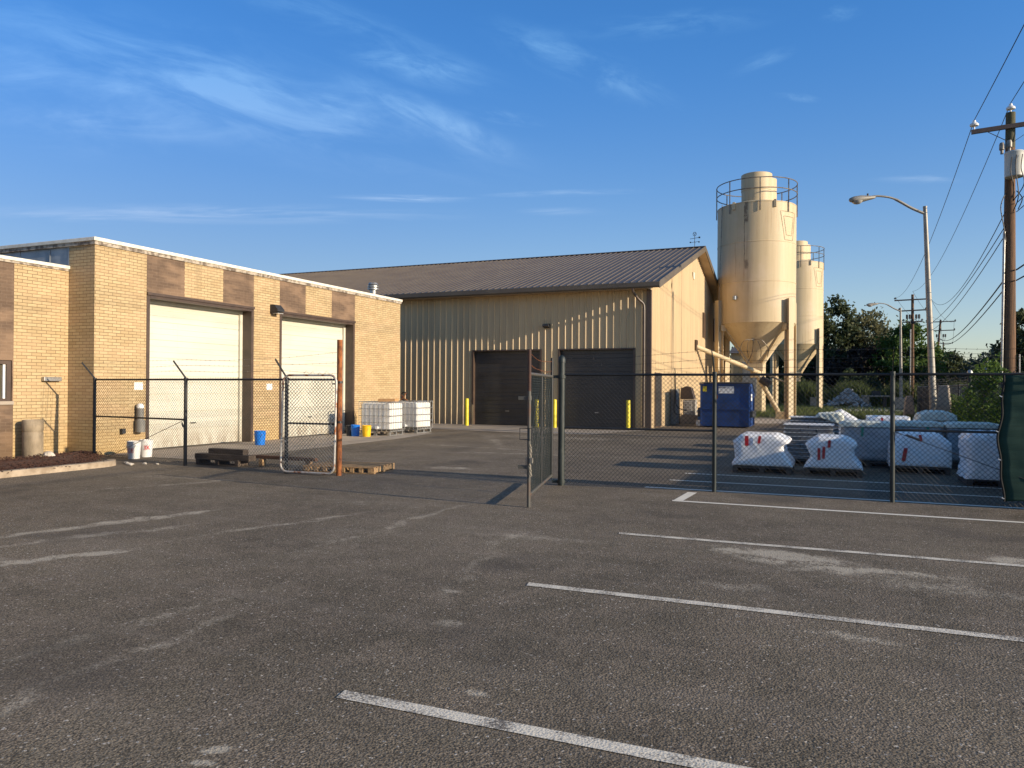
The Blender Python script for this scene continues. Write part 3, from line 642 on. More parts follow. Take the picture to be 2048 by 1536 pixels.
# ---------------------------------------------------------------- silos
def silo(cx, cy, rad, z0, z1, zc, label, detail=True):
    s = thing('silo', label, 'silo', (cx, cy, 0), 'cream steel silos behind the warehouse')
    NS = 64
    b = MB().lathe((cx, cy, 0), [(rad, z0), (rad, z1)], NS, False)
    b.lathe((cx, cy, 0), [(rad, z1), (rad*.6, z1+.25), (0.01, z1+.4)], NS, False)
    b.build('tank', M['silo'], s, smooth=True)
    for z in (z0+.02, z0+(z1-z0)*.34, z0+(z1-z0)*.67, z1-.02):
        MB().lathe((cx, cy, z), [(rad, -.03), (rad+.014, -.02), (rad+.014, .02), (rad, .03)], NS, False).build('weld_band', M['silo'], s, smooth=True)
    MB().lathe((cx, cy, 0), [(.28, zc+.1), (.30, zc+.2), (rad, z0)], NS, False).build('cone', M['silo'], s, smooth=True)
    MB().lathe((cx, cy, 0), [(.85, z1+.1), (.85, z1+1.0), (.87, z1+1.02), (.87, z1+1.98), (.83, z1+2.0), (.0, z1+2.03)], 36, False).build('dust_collector', M['silo'], s, smooth=True)
    MB().lathe((cx+.35, cy+.3, 0), [(.75, z1+.2), (.75, z1+1.72), (.0, z1+1.75)], 30, False).build('filter_housing', M['silo'], s, smooth=True)
    rl = MB(); rr = rad+.05
    for z in (z1+.72, z1+1.3): rl.path([(cx+rr*math.cos(a*math.pi/32), cy+rr*math.sin(a*math.pi/32), z) for a in range(64)], .028, 6, closed=True)
    for k in range(8):
        a = k*math.pi/4+.18; rl.beam((cx+rr*math.cos(a), cy+rr*math.sin(a), z1-.55), (cx+rr*math.cos(a), cy+rr*math.sin(a), z1+1.3), .06, .035)
    rl.build('guard_rail', M['rail'], s)
    # legs: wide-flange columns with gusset and diagonal to the hopper
    for k, (sx, sy) in enumerate(((1, -1), (-1, -1), (1, 1), (-1, 1))):
        lx, ly = cx+sx*(rad+.14)*.82, cy+sy*(rad+.14)*.60
        ln_ = math.hypot(lx-cx, ly-cy); f_ = (rad+.16)/ln_; lx, ly = cx+(lx-cx)*f_, cy+(ly-cy)*f_
        lg = MB(); a, t_ = .19, .028; zt_ = z0+1.35
        ra = math.atan2(sy, sx); uu = Vector((math.cos(ra), math.sin(ra), 0)); lc = Vector((lx, ly, zt_/2)); a = .17
        lg.obox(lc+uu*a, (t_, 2*a, zt_), ra); lg.obox(lc-uu*a, (t_, 2*a, zt_), ra); lg.obox(lc, (2*a-t_, .02, zt_), ra)
        lg.box(lx-.3, lx+.3, ly-.3, ly+.3, 0, .03)
        leg = lg.build('leg', M['silo'], s)
        br = MB(); ix, iy = lx+(cx-lx)*.12, ly+(cy-ly)*.12
        br.beam((ix, iy, z0-.12), (cx+sx*.32, cy+sy*.25, zc+.25), .2, .16)
        br.beam((lx-(lx-cx)*.02, ly-(ly-cy)*.02, z0-.25), (lx+(cx-lx)*.14, ly+(cy-ly)*.14, z0-.25), .34, .34)
        br.build('brace', M['silo'], s)
    hp = MB(); hp.box(cx-.42, cx+.42, cy-.42, cy+.42, zc-.1, zc+.35); hp.box(cx-.28, cx+.28, cy-.28, cy+.28, zc-.5, zc-.1); hp.build('discharge_hopper', M['silo'], s)
    # keystone-shaped outline on the side
    kt = MB()
    def onc(ang, z): return (cx+(rad+.02)*math.cos(R(ang)), cy+(rad+.02)*math.sin(R(ang)), z)
    ka = -32
    for sc_, r_k in ((1, .008), (.66, .008)):
        W1, W2, H_ = 17*sc_, 9*sc_, .8*sc_; zc_ = z1-1.35
        ring = [onc(ka-W1, zc_+H_)]+[onc(ka-W1+2*W1*i/6, zc_+H_) for i in range(1, 7)]+[onc(ka+W2, zc_-H_)]+[onc(ka+W2-2*W2*i/6, zc_-H_) for i in range(1, 7)]
        kt.path(ring, r_k, 5, closed=True)
    kt.build('keystone_mark', M['silo_line'], s)
    pp = MB()
    a0 = R(-112-30)
    px_, py_ = cx+(rad+.04)*math.cos(a0), cy+(rad+.04)*math.sin(a0)
    pp.path([(px_, py_, z1+.1), (px_-.05, py_, z1-2), (px_-.2, py_-.05, z0), (px_-.5, py_, 1.2)], .02, 6)
    pp.build('fill_line', M['rail'], s)
    for ang in (-118, -58):
        q_ = onc(ang, z1-.15); MB().obox(q_, (.14, .14, .42)).build('lifting_lug', M['silo'], s)
    q_ = onc(-116, z0+1.4); MB().lathe((q_[0], q_[1]-.05, q_[2]), [(.0, -.12), (.12, -.1), (.12, .1), (0, .12)], 12, False).build('inspection_port', M['silver'], s, smooth=True)
    if detail:
        ho = MB()
        for da, dz in ((-.75, -.8), (-.35, -1.0), (.4, -.9), (.8, -.65)):
            ho.path(bez([(cx-.0, cy-1.45, z0-.95), (cx+da*.6, cy-1.75, z0-1.0), (cx+da, cy-1.35, z0-1.5), (cx+da*.9, cy-1.0, z0-1.9)], 6), .022, 6)
        ho.path(bez([(cx, cy-1.45, z0-.95), (cx-.1, cy-1.2, z0-1.7), (cx-.4, cy-1.0, z0-2.3)], 6), .03, 6)
        ho.obox((cx, cy-1.45, z0-.9), (.12, .12, .25)); ho.build('aeration_hose', M['rail'], s)
    return s
SX, SY = -4.53, 46.95
s1 = silo(SX, SY, 2.2, 5.43, 12.2, 2.85, 'larger-looking near cream silo with a rust run, beside the warehouse gable')
s2 = silo(-3.52, 72.4, 2.17, 5.6, 12.7, 2.9, 'farther cream silo partly hidden behind the near silo', False)
ag = thing('auger', 'cream auger pipe running from the warehouse gable under the near silo', 'auger', (-6, 44, 0))
MB().tube((-7.25, 42.0, 4.0), (-4.3, 46.6, 2.62), .125, 16).build('tube', M['silo'], ag, smooth=True)
MB().box(-7.17, -7.08, 41.75, 42.25, 3.75, 4.3).build('inlet_box', M['brown_trim'], ag)
au = thing('screw_conveyor', 'steep cream screw conveyor dropping from the near silo outlet to the ground', 'conveyor', (-4, 46, 0))
MB().tube((-4.35, 46.4, 2.4), (-3.15, 46.2, .25), .13, 14).build('tube', M['silo'], au, smooth=True)
MB().tube((-4.15, 46.1, 2.25), (-3.65, 46.0, 1.95), .22, 14).build('motor', M['dark_grey'], au, smooth=True)
MB().obox((-3.1, 46.2, .2), (.5, .5, .4)).build('boot', M['silo'], au)
MB().tube((-3.9, 46.3, 2.5), (-2.9, 46.1, 2.1), .05, 8).build('control_arm', M['rail'], au)
bt = thing('silo_building', 'pale cream metal shed with bluish door seen between the silo legs', 'shed', (-5.6, 56, 0))
MB().box(-7.1, -5.0, 56, 59, 0, 4.2).build('wall', M['silo'], bt)
MB().box(-6.3, -5.35, 55.94, 56.0, 1.2, 3.6).build('door', M['silver'], bt)
MB().prismx([(55.8, 4.2), (59.2, 4.2), (57.5, 4.7)], -7.2, -4.9).build('roof', M['roof'], bt)

# ---------------------------------------------------------------- fences
def chain(mb, p0, p1, z0, z1, pitch=.072, r=.0027, barbs=True):
    p0, p1 = Vector(p0), Vector(p1); L = (p1-p0).length; u = (p1-p0)/L; H = z1-z0
    nrm = Vector((-u.y, u.x, 0))
    k = -int(H/pitch)-1
    while k*pitch < L:
        for s in (1, -1):
            a = k*pitch+(0 if s > 0 else 0)
            # line x = a + t for t in 0..H  (z rises with t for s=1, falls for s=-1)
            t0, t1 = max(0, -a), min(H, L-a)
            if t1-t0 > .02:
                za, zb = (z0+t0, z0+t1) if s > 0 else (z1-t0, z1-t1)
                o = nrm*(.002*s); pa = p0+u*(a+t0)+o; pb = p0+u*(a+t1)+o
                pm = (pa+pb)/2+nrm*random.uniform(-.006, .006)
                mb.path([(pa.x, pa.y, za), (pm.x, pm.y, (za+zb)/2), (pb.x, pb.y, zb)], r, 4, cap=False)
        if barbs and 0 < k*pitch < L-.03:
            q_ = p0+u*(k*pitch)
            mb.path([(q_.x, q_.y, z1-.01), (q_.x+u.x*.014, q_.y, z1+.045)], r*.8, 3, cap=False)
        k += 1
def barbed(mb, p0, p1, sg=.03, r=.0022, wob=.012):
    p0, p1 = Vector(p0), Vector(p1); L = (p1-p0).length; n = max(4, int(L/.13)); pts = []
    ph = random.uniform(0, 6)
    for i in range(n+1):
        t = i/n; p = p0.lerp(p1, t); p.z += -4*sg*t*(1-t)+wob*math.sin(ph+t*L*2.3)*math.sin(math.pi*t); pts.append(p)
    mb.path(pts, r, 4, cap=False)
    for i in range(1, n):
        p = pts[i]; a = random.uniform(0, 3.14)
        for s in (0, 1.57): 
            v = Vector((.2, math.cos(a+s), math.sin(a+s)))*.016; mb.path([p-v, p+v], r*.8, 3, cap=False)
def posts(parent, pts, r, z, mat, arm=True, arm_dir=(-.0, -1)):
    for (x, y) in pts:
        b = MB().tube((x, y, -.02), (x, y, z+.01), r, 14); b.tube((x, y, z-.03), (x, y, z+.04), r*1.15, 14)
        po = b.build('post', mat, parent, smooth=True)
        if arm: MB().beam((x, y, z+.03), (x+arm_dir[0]*.33, y+arm_dir[1]*.33, z+.38), .035, .012, (1, 0, 0)).build('arm', mat, po)
def rail(mb, p0, p1, z, r=.021): mb.tube((p0[0], p0[1], z), (p1[0], p1[1], z), r, 10)

# left fence
lf = thing('chain_link_fence', 'black chain-link fence from the brick corner to the rusty pole, with leaning barbed-wire arms', 'fence', (-12.5, 12.2, 0))
LP = [(-15.75, 12.49), (-12.6, 12.13), (-9.8, 11.92)]; LE = (-8.74, 12.03); LZ = 1.80
posts(lf, LP, .036, LZ, M['black'])
for a, b, mid in [(LP[0], LP[1], .96), (LP[1], LP[2], None), (LP[2], LE, .96)]:
    rb = MB(); rail(rb, a, b, LZ); rb.build('top_rail', M['black'], lf, smooth=True)
    if mid: rb = MB(); rail(rb, a, b, mid, .019); rb.build('mid_rail', M['black'], lf, smooth=True)
    cm = MB(); chain(cm, (*a, 0), (*b, 0), .05, LZ, r=.003); cm.build('wire_mesh', M['black'], lf)
tr = MB().tube((-12.66, 12.13, .94), (-15.2, 12.42, .06), .006, 6); tr.tube((-12.7, 12.13, .9), (-12.66, 12.13, .80), .015, 6); tr.build('truss_rod', M['black'], lf)
for k in range(3):
    bw = MB(); o = .11+.11*k
    pts = [(x, y-o, LZ+.06+o*1.03) for x, y in LP]+[(-8.67, 12.05, LZ+.12+.2*k)]
    for a, b in zip(pts[:-1], pts[1:]): barbed(bw, a, b, .02)
    bw.build('barbed_wire', M['rail'], lf)

rp = thing('steel_pole', 'tall rusty orange steel pole at the end of the left fence', 'pole', (-8.67, 12.05, 0))
MB().tube((-8.67, 12.05, -.02), (-8.67, 12.05, 2.55), .052, 18).build('shaft', M['rust'], rp, smooth=True)
for z in (1.0, 1.75): MB().lathe((-8.67, 12.05, z), [(.052, -.02), (.06, -.02), (.06, .02), (.052, .02)], 18, False).build('clamp', M['black'], rp)

# loose galvanised gate panel leaning on that bay
gp = thing('leaning_gate', 'narrow silver gate panel with rounded rusty corners, leaning by the rusty pole', 'gate', (-9.2, 11.9, 0))
ga, gb = Vector((-9.86, 11.83, 0)), Vector((-8.66, 11.88, 0)); gu = (gb-ga).normalized(); GL = (gb-ga).length
def gpt(s, z): p = ga+gu*s; return (p.x, p.y+.06*(z/1.9), z)
ring = []
for (cx_, cz_, a0) in ((GL-.14, 1.74, 0), (.14, 1.74, 90), (.14, .18, 180), (GL-.14, .18, 270)):
    for k in range(7):
        a = R(a0+k*15); ring.append(gpt(cx_+.14*math.cos(a), cz_+.14*math.sin(a)))
MB().path(ring, .021, 10, closed=True).build('frame', M['galv_rust'], gp, smooth=True)
gm = MB(); chain(gm, gpt(.03, 0), gpt(GL-.03, 0), .08, 1.84, r=.0028, barbs=False)
# unravelled wire sticking out of the top
zz = [gpt(.45+.075*k, 1.90+(.05 if k % 2 else -.02)+.02*math.sin(k)) for k in range(9)]; gm.path(zz, .004, 4)
gm.build('wire_mesh', M['galv'], gp)
for z in (1.72, 1.0, .35, .55): p = gpt(GL-.01, z); MB().obox((p[0]-.03, p[1], z), (.09, .05, .03)).build('tie_band', M['galv'], gp)
for z in (.62, .22): p = gpt(.03, z); MB().obox((p[0]+.02, p[1], z), (.09, .04, .02)).build('tie_band', M['galv'], gp)

# right fence
rfz = 1.90; RY = 12.72
rf_ = thing('chain_link_fence', 'black chain-link fence with barbed wire between the wrapped pallets and parking lines', 'fence', (0, RY, 0))
RP = [(-1.87, 12.76), (.72, 12.73), (3.32, 12.71), (4.05, 12.71), (6.6, 12.7), (9.2, 12.7)]; HG = (-4.40, 12.49)
posts(rf_, RP[:3], .034, rfz, M['green_black'])
posts(rf_, RP[3:], .034, rfz, M['green_black'])
seq = [HG]+RP
for i, (a, b) in enumerate(zip(seq[:-1], seq[1:])):
    rb = MB(); rail(rb, a, b, rfz-.005); rb.build('top_rail', M['black'], rf_, smooth=True)
    if i in (0, 2, 3): rb = MB(); z = .985 if i == 0 else 1.07; rail(rb, a, b, z, .019); rb.build('mid_rail', M['black'], rf_, smooth=True)
    if i < 4:
        cm = MB(); chain(cm, (*a, 0), (*b, 0), .03, rfz, r=.0027); cm.build('wire_mesh', M['black'], rf_)
tr = MB().tube((.76, 12.70, 1.04), (3.25, 12.69, .10), .006, 6); tr.tube((.9, 12.70, 1.0), (1.08, 12.70, .93), .017, 8); tr.build('truss_rod', M['black'], rf_)
for k in range(3):
    bw = MB(); o = .08+.125*k
    pts = [(HG[0]+.05, HG[1], rfz+.02+.11*k+.03)]+[(x, y-o*.9, rfz+.03+o*1.03) for x, y in RP]
    for a, b in zip(pts[:-1], pts[1:]): barbed(bw, a, b, .02, wob=.015)
    bw.build('barbed_wire', M['black'], rf_)
hp_ = thing('gate_post', 'thick weathered green gate post with domed cap, middle of the photo', 'post', (HG[0], HG[1], 0))
MB().tube((HG[0], HG[1], -.02), (HG[0], HG[1], 2.12), .058, 20).build('shaft', M['green_black'], hp_, smooth=True)
MB().lathe((HG[0], HG[1], 2.1), [(.066, 0), (.066, .05), (.055, .09), (.03, .12), (0, .13)], 20, False).build('cap', M['green_black'], hp_, smooth=True)
hb = MB()
for z in (1.86, .06):
    hb.lathe((HG[0], HG[1], z), [(.058, -.03), (.072, -.03), (.072, .03), (.058, .03)], 18, False); hb.beam((HG[0]-.06, HG[1]-.02, z), (HG[0]-.15, HG[1]-.05, z), .03, .05)
hb.build('hinge', M['green_black'], hp_)
# open gate leaf swinging toward the lot
gl = thing('swing_gate', 'open chain-link gate leaf with rusty top rail and a chain, swung toward the lot', 'gate', (-4.3, 11.2, 0))
A = Vector((-4.53, 12.36, 0)); B = Vector((-3.985, 9.96, 0))
MB().tube((B.x, B.y, .0), (B.x, B.y, 1.62), .026, 12).build('end_post', M['old_pipe'], gl, smooth=True)
MB().tube((B.x, B.y, 1.62), (B.x, B.y, 2.2), .026, 12).build('post_extension', M['old_rust'], gl, smooth=True)
MB().tube((A.x, A.y, .12), (A.x, A.y, 2.18), .026, 12).build('hinge_post', M['black'], gl, smooth=True)
MB().tube((A.x, A.y, 1.86), (B.x, B.y, 1.86), .024, 12).build('top_rail', M['old_pipe'], gl, smooth=True)
MB().tube((A.x, A.y, .17), (B.x, B.y, .17), .024, 12).build('bottom_rail', M['old_pipe'], gl, smooth=True)
mid = (A+B)/2; MB().tube((mid.x, mid.y, .17), (mid.x, mid.y, 1.86), .016, 10).build('centre_post', M['black'], gl, smooth=True)
cm = MB(); chain(cm, A, B, .17, 1.86, r=.003, barbs=False); cm.build('wire_mesh', M['green_black'], gl)
bw = MB()
for k in range(2): barbed(bw, (A.x, A.y, 2.12-.16*k), (B.x, B.y, 2.16-.16*k), .06)
bw.build('barbed_wire', M['rust'], gl)
lt = MB()
for z in (1.52, .56): lt.beam((B.x, B.y, z), (B.x-.15, B.y-.03, z), .03, .05); lt.lathe((B.x, B.y, z), [(.026, -.03), (.036, -.03), (.036, .03), (.026, .03)], 12, False)
lt.build('latch_tab', M['old_pipe'], gl)
z = 1.02; MB().path([(B.x-.02, B.y, z+.08), (B.x-.13, B.y-.02, z+.08), (B.x-.13, B.y-.02, z-.08), (B.x-.02, B.y, z-.08)], .008, 6).path([(B.x-.02, B.y-.02, z+.08), (B.x+.05, B.y-.03, z+.08), (B.x+.05, B.y-.03, z-.08), (B.x-.02, B.y-.02, z-.08)], .008, 6).build('latch_loop', M['dark_grey'], gl)
ch = MB()
for k in range(14):
    z = .86-k*.032; ch.path([(B.x+.035+.012*math.cos(a*1.05)*(k % 2)+.01*math.sin(k*.6), B.y-.03+.012*math.cos(a*1.05)*((k+1) % 2), z+.02*math.sin(a*1.05)) for a in range(6)], .0035, 4, closed=True)
for k in range(8):
    z = .70-k*.032; ch.path([(B.x-.035+.01*math.cos(a*1.05), B.y-.02, z+.02*math.sin(a*1.05)) for a in range(6)], .0035, 4, closed=True)
ch.build('chain', M['rail'], gl)
MB().box(B.x+.03, B.x+.07, B.y-.05, B.y-.02, .62, .69).build('padlock', M['rail'], gl)

# green wind screen tied on the right fence
gs = MB(); vs = []; fs = []; nz_, nxs = 36, 60
for j in range(nz_+1):
    z = .1+j/nz_*1.78
    for i in range(nxs+1):
        t_ = i/nxs; x0 = 2.10+.03*math.sin(z*4.2+.8)+.014*math.sin(z*11); x = x0+t_*(9.0-x0)
        y = RY-.035-.008*math.sin(x*7)-.006*math.sin(z*4+x*2)-.005*math.sin(x*19+z*9)-.003*math.sin(z*31+x*5)
        vs.append((x, y, z+(.03*math.sin(x*3) if j == 0 else 0)))
for j in range(nz_):
    for i in range(nxs):
        a = j*(nxs+1)+i; fs.append((a, a+1, a+nxs+2, a+nxs+1))
hem = MB(); hp3 = [vs[j*(nxs+1)] for j in range(nz_+1)]; hem.path([(p[0]-.012, p[1]-.006, p[2]) for p in hp3], .016, 6)
tie = [MB().obox((hp3[j][0]-.03, hp3[j][1]-.02, hp3[j][2]), (.035, .015, .012), 0, .5) for j in (1, 12, 20, 30)]
o = gs.add(vs, fs).build('wind_screen', M['screen'], smooth=True); hem.build('hem', M['black_screen'], o); [t_.build('tie', M['white'], o) for t_ in tie]; sm_ = o.modifiers.new('s', 'SOLIDIFY'); sm_.thickness = .004
tag(o, 'dark green fabric wind screen with wavy edge tied to the fence, right edge', 'screen')
# east boundary fence
ef = thing('boundary_fence', 'long side fence with outward barbed arms, overgrown with vines, right of the pallets', 'fence', (4.05, 30, 0))
EPs = [(4.05, y) for y in (15.7, 18.7, 21.7, 24.4, 29.7, 32.7, 36.2, 39.4, 42.6, 45.8, 49)]
posts(ef, EPs, .036, 1.86, M['green_black'], arm_dir=(1, 0))
rb = MB(); rail(rb, (4.05, 12.8), (4.05, 49), 1.86); rb.build('top_rail', M['black'], ef)
cm = MB(); chain(cm, (4.05, 18, 0), (4.05, 36, 0), .03, 1.86, pitch=.144, r=.004, barbs=False); cm.build('wire_mesh', M['black'], ef)
for k in range(3):
    bw = MB(); barbed(bw, (4.16+.1*k, 12.9, 1.98+.1*k), (4.16+.1*k, 49, 1.98+.1*k), .02, r=.003); bw.build('barbed_wire', M['rail'], ef)
def cloth_wall(name, mat, x, y0, y1, z0, z1, label):
    vs = []; fs = []; ny2, nz2 = int((y1-y0)/.15), 12
    for j in range(nz2+1):
        for i in range(ny2+1):
            y = y0+(y1-y0)*i/ny2; z = z0+(z1-z0)*j/nz2; vs.append((x-.03-.015*math.sin(y*5)-.01*math.sin(z*6+y*2), y, z))
    for j in range(nz2):
        for i in range(ny2):
            a = j*(ny2+1)+i; fs.append((a, a+1, a+ny2+2, a+ny2+1))
    o = MB().add(vs, fs).build(name, mat, smooth=True); q = o.modifiers.new('s', 'SOLIDIFY'); q.thickness = .004
    return tag(o, label, 'screen')
cloth_wall('wind_screen', M['screen'], 4.05, 12.85, 21.6, .08, 1.85, 'green fabric screen along the side fence behind the front green screen')
cloth_wall('wind_screen', M['black_screen'], 4.05, 36.2, 49, .05, 1.85, 'black fabric screen on the far side fence behind the tall lamp post')
def big_post(x, y, label):
    t = thing('gate_post', label, 'post', (x, y, 0), 'pair of tall posts in the vines')
    MB().tube((x, y, 0), (x, y, 2.2), .075, 16).build('shaft', M['green_black'], t, smooth=True)
    MB().lathe((x, y, 2.2), [(.085, 0), (.085, .09), (.06, .14), (0, .16)], 16, False).build('cap', M['galv'], t, smooth=True)
big_post(4.0, 26.55, 'nearer of two silver-capped posts among the side-fence vines')
big_post(4.0, 29.7, 'farther of two silver-capped posts among the side-fence vines')

# ---------------------------------------------------------------- foliage
def leaves(mb, c, size, n, clumps, ls, seed, hollow=.35, drop=0):
    rnd = random.Random(seed); cs = []
    for _ in range(clumps):
        while 1:
            v = Vector((rnd.uniform(-1, 1), rnd.uniform(-1, 1), rnd.uniform(-1, 1)))
            if hollow < v.length < 1: break
        if v.z < -.2: v.x *= .85; v.y *= .85
        cs.append((Vector((c[0]+v.x*size[0], c[1]+v.y*size[1], c[2]+v.z*size[2])), rnd.uniform(.13, .32)*min(size)))
    for _ in range(n):
        cc, cr = rnd.choice(cs)
        p = cc+Vector((rnd.gauss(0, 1), rnd.gauss(0, 1), rnd.gauss(0, .75)))*cr*.62
        a = Vector((rnd.gauss(0, 1), rnd.gauss(0, 1), rnd.gauss(0, .6))).normalized(); b = a.orthogonal().normalized()
        b = (Matrix.Rotation(rnd.uniform(0, 6.3), 3, a) @ b); s = ls*rnd.uniform(.6, 1.3); cx_ = a.cross(b)
        mb.add([p-b*s, p+cx_*s*.5, p+b*s, p-cx_*s*.5], [(0, 1, 2, 3)])
    return cs
def tree(name, x, y, h, w, mat, label, n=5000, ls=.22, seed=1, trunk=.22, base=.15, clumps=60, group=None, d=None):
    t = thing(name, label, 'tree', (x, y, 0), group)
    c = (x, y, h*(base+(1-base)/2)); sz = (w/2, (d or w)/2, h*(1-base)/2)
    m_ = MB(); cs = leaves(m_, c, sz, int(n*1.35), clumps, ls*1.12, seed)
    m_.build('crown', mat, t)
    tk = MB(); rnd = random.Random(seed+99)
    tk.path([(x, y, -.1), (x+.05*w*rnd.uniform(-1, 1), y, h*.3), (x+.06*w*rnd.uniform(-1, 1), y, h*.6), (x, y, h*.85)], [trunk, trunk*.8, trunk*.5, trunk*.15], 8)
    for cc, cr in rnd.sample(cs, min(14, len(cs))):
        z0 = max(h*.15, min(cc.z-.6, h*.6)); tk.path([(x, y, z0), ((x+cc.x)/2, (y+cc.y)/2, (z0+cc.z)/2+.1), tuple(cc)], [trunk*.4, trunk*.25, trunk*.08], 5)
    tk.build('trunk', M['bark'], t)
    return t
G_ = 'trees behind the yard'
tree('broadleaf_tree', -1.7, 103, 13.3, 8.0, M['leaf_dark'], 'tallest dark tree rising directly right of the far silo', 7000, .24, 1, clumps=80, group=G_)
tree('broadleaf_tree', 3.1, 106, 11.0, 8.0, M['leaf_pale'], 'olive-green rounded tree between the dark silo tree and the small street lamp', 6500, .22, 2, clumps=70, group=G_)
tree('broadleaf_tree', 0.8, 101, 7.6, 8.0, M['leaf_purple'], 'low purple-black tree under the olive-green tree', 5000, .22, 3, clumps=50, base=.02, group=G_)
tree('broadleaf_tree', 7.3, 98, 9.4, 6.6, M['leaf_mid'], 'fresh green dense tree beside the small street lamp', 7000, .2, 4, clumps=70, base=.05, group=G_)
tree('broadleaf_tree', 4.6, 108, 7.5, 6.0, M['leaf_dark'], 'low dark tree left of the fresh green tree', 3500, .22, 5, clumps=40, base=.02, group=G_)
tree('broadleaf_tree', 12.0, 112, 7.4, 6.0, M['leaf_dark'], 'small dark tree just left of the tall lamp post', 3500, .22, 6, clumps=40, base=.03, group=G_)
tree('broadleaf_tree', 17.2, 128, 5.6, 5.0, M['leaf_far'], 'small dark tree behind the pale container, right of the lamp post', 3000, .24, 7, clumps=40, base=.03, group=G_)
tree('broadleaf_tree', -6, 108, 9.5, 9, M['leaf_dark'], 'dark tree showing between the legs of the two silos', 5000, .25, 8, clumps=50, base=.02, group=G_)
tree('broadleaf_tree', -11, 112, 8.0, 8, M['leaf_mid'], 'green tree glimpsed behind the near silo legs', 4000, .25, 18, clumps=50, base=.02, group=G_)
tree('broadleaf_tree', 41, 330, 12.5, 26, M['leaf_far'], 'distant hazy green tree mass at the end of the street', 5000, .8, 9, clumps=60, base=.0, group=G_)
tree('broadleaf_tree', 15.3, 92, 6.6, 6.6, M['leaf_far'], 'blue-green spreading tree left of the big utility pole', 7000, .22, 10, clumps=80, base=.05, group=G_)
tree('broadleaf_tree', 18.6, 97, 7.6, 6.5, M['leaf_dark'], 'dark tall tree directly behind the big utility pole', 6000, .24, 11, clumps=60, base=.05, group=G_)
tree('conifer_tree', 13.9, 74, 8.2, 3.6, M['leaf_dark'], 'dark conifer at the right edge of the photo', 6000, .2, 12, clumps=70, base=.05, group=G_)
tree('broadleaf_tree', 18.5, 78, 8.0, 7, M['leaf_dark'], 'dark tree beyond the right edge behind the conifer', 5000, .25, 13, clumps=60, base=.05, group=G_)
rnd = random.Random(5)
hd = MB()
for k in range(14000):
    x = rnd.uniform(-14, 12); y = rnd.uniform(93, 101)+rnd.gauss(0, .5)
    hmax = 3.0+.9*math.sin(x*.9)+.6*math.sin(x*2.3); z = hmax*rnd.random()**.6
    a = Vector((rnd.gauss(0, 1), rnd.gauss(0, 1), rnd.gauss(0, .6))).normalized(); b = a.orthogonal().normalized(); s = .2*rnd.uniform(.6, 1.3); c_ = a.cross(b); p = Vector((x, y, z))
    hd.add([p-b*s, p+c_*s*.5, p+b*s, p-c_*s*.5], [(0, 1, 2, 3)])
tag(hd.build('undergrowth', M['leaf_dark']), 'dark thicket running under the trees behind the yard', 'undergrowth', kind='stuff')
wd = MB()
def blade(mb, x, y, h, w, rnd):
    a = rnd.uniform(0, 6.3); lx, ly = math.cos(a)*w, math.sin(a)*w; bx, by = rnd.gauss(0, .22)*h, rnd.gauss(0, .22)*h
    mb.add([(x-lx, y-ly, 0), (x+lx, y+ly, 0), (x+bx*.4+lx*.7, y+by*.4+ly*.7, h*.6), (x+bx*.4-lx*.7, y+by*.4-ly*.7, h*.6), (x+bx, y+by, h)], [(0, 1, 2, 3), (3, 2, 4)])
for k in range(22000):
    x = rnd.uniform(-8, 12); y = rnd.uniform(84, 94); blade(wd, x, y, rnd.uniform(.9, 2.3)*(1+.25*math.sin(x*1.3)), .06, rnd)
tag(wd.build('tall_weeds', M['weed']), 'tall green and straw-coloured weeds behind the rubble heap', 'weeds', kind='stuff')
gr = MB()
for k in range(16000):
    x = rnd.uniform(-7, 3.7); y = rnd.uniform(47.5, 84)
    if y < 58 and (math.sin(x*2.1)+math.sin(y*1.3)) < -.9: continue
    if y > 62 and x > -.5 and rnd.random() < .8: continue
    blade(gr, x, y, rnd.uniform(.08, .32), .02, rnd)
for k in range(9000):
    x = rnd.uniform(4.2, 9); y = rnd.uniform(14, 60); blade(gr, x, y, rnd.uniform(.2, .9), .02, rnd)
for k in range(5000):
    x = rnd.uniform(3.2, 3.95); y = rnd.uniform(26, 52); blade(gr, x, y, rnd.uniform(.1, .5), .015, rnd)
tag(gr.build('grass', M['weed']), 'rough grass around the silo legs and along the side fence', 'grass', kind='stuff')
vn = MB()
def vleaf(mb, p, s, rnd):
    a = Vector((rnd.gauss(-.3, 1), rnd.gauss(-.4, 1), rnd.gauss(.2, .8))).normalized(); b = a.orthogonal().normalized(); b = Matrix.Rotation(rnd.uniform(0, 6.3), 3, a) @ b; c_ = a.cross(b)
    mb.add([p-b*s, p+c_*s*.6, p+b*s, p-c_*s*.6], [(0, 1, 2, 3)])
for (y0, y1, n, zt_) in [(22, 26, 9000, 1.75), (26, 31, 10000, 1.8), (31, 36.2, 8000, 1.55)]:
    for k in range(n):
        y = rnd.uniform(y0, y1); zz = zt_*(.85+.15*math.sin(y*2.2))*rnd.random()**.8
        dens = math.sin(y*3.1)+math.sin(zz*4+y*1.7)
        if dens < -.6 and rnd.random() < .75: continue
        vleaf(vn, Vector((4.05+rnd.gauss(0, .13), y, zz)), rnd.uniform(.025, .06), rnd)
for k in range(2600):    # tufts climbing the tall posts
    yy = rnd.choice((25.6, 26.6, 27.4)); p = Vector((4.05+rnd.gauss(0, .14), yy+rnd.gauss(0, .35), 1.7+abs(rnd.gauss(0, .33)))); vleaf(vn, p, rnd.uniform(.03, .07), rnd)
tag(vn.build('vine_leaves', M['vine']), 'bright green vines covering the side fence right of the pallets', 'vines', kind='stuff')

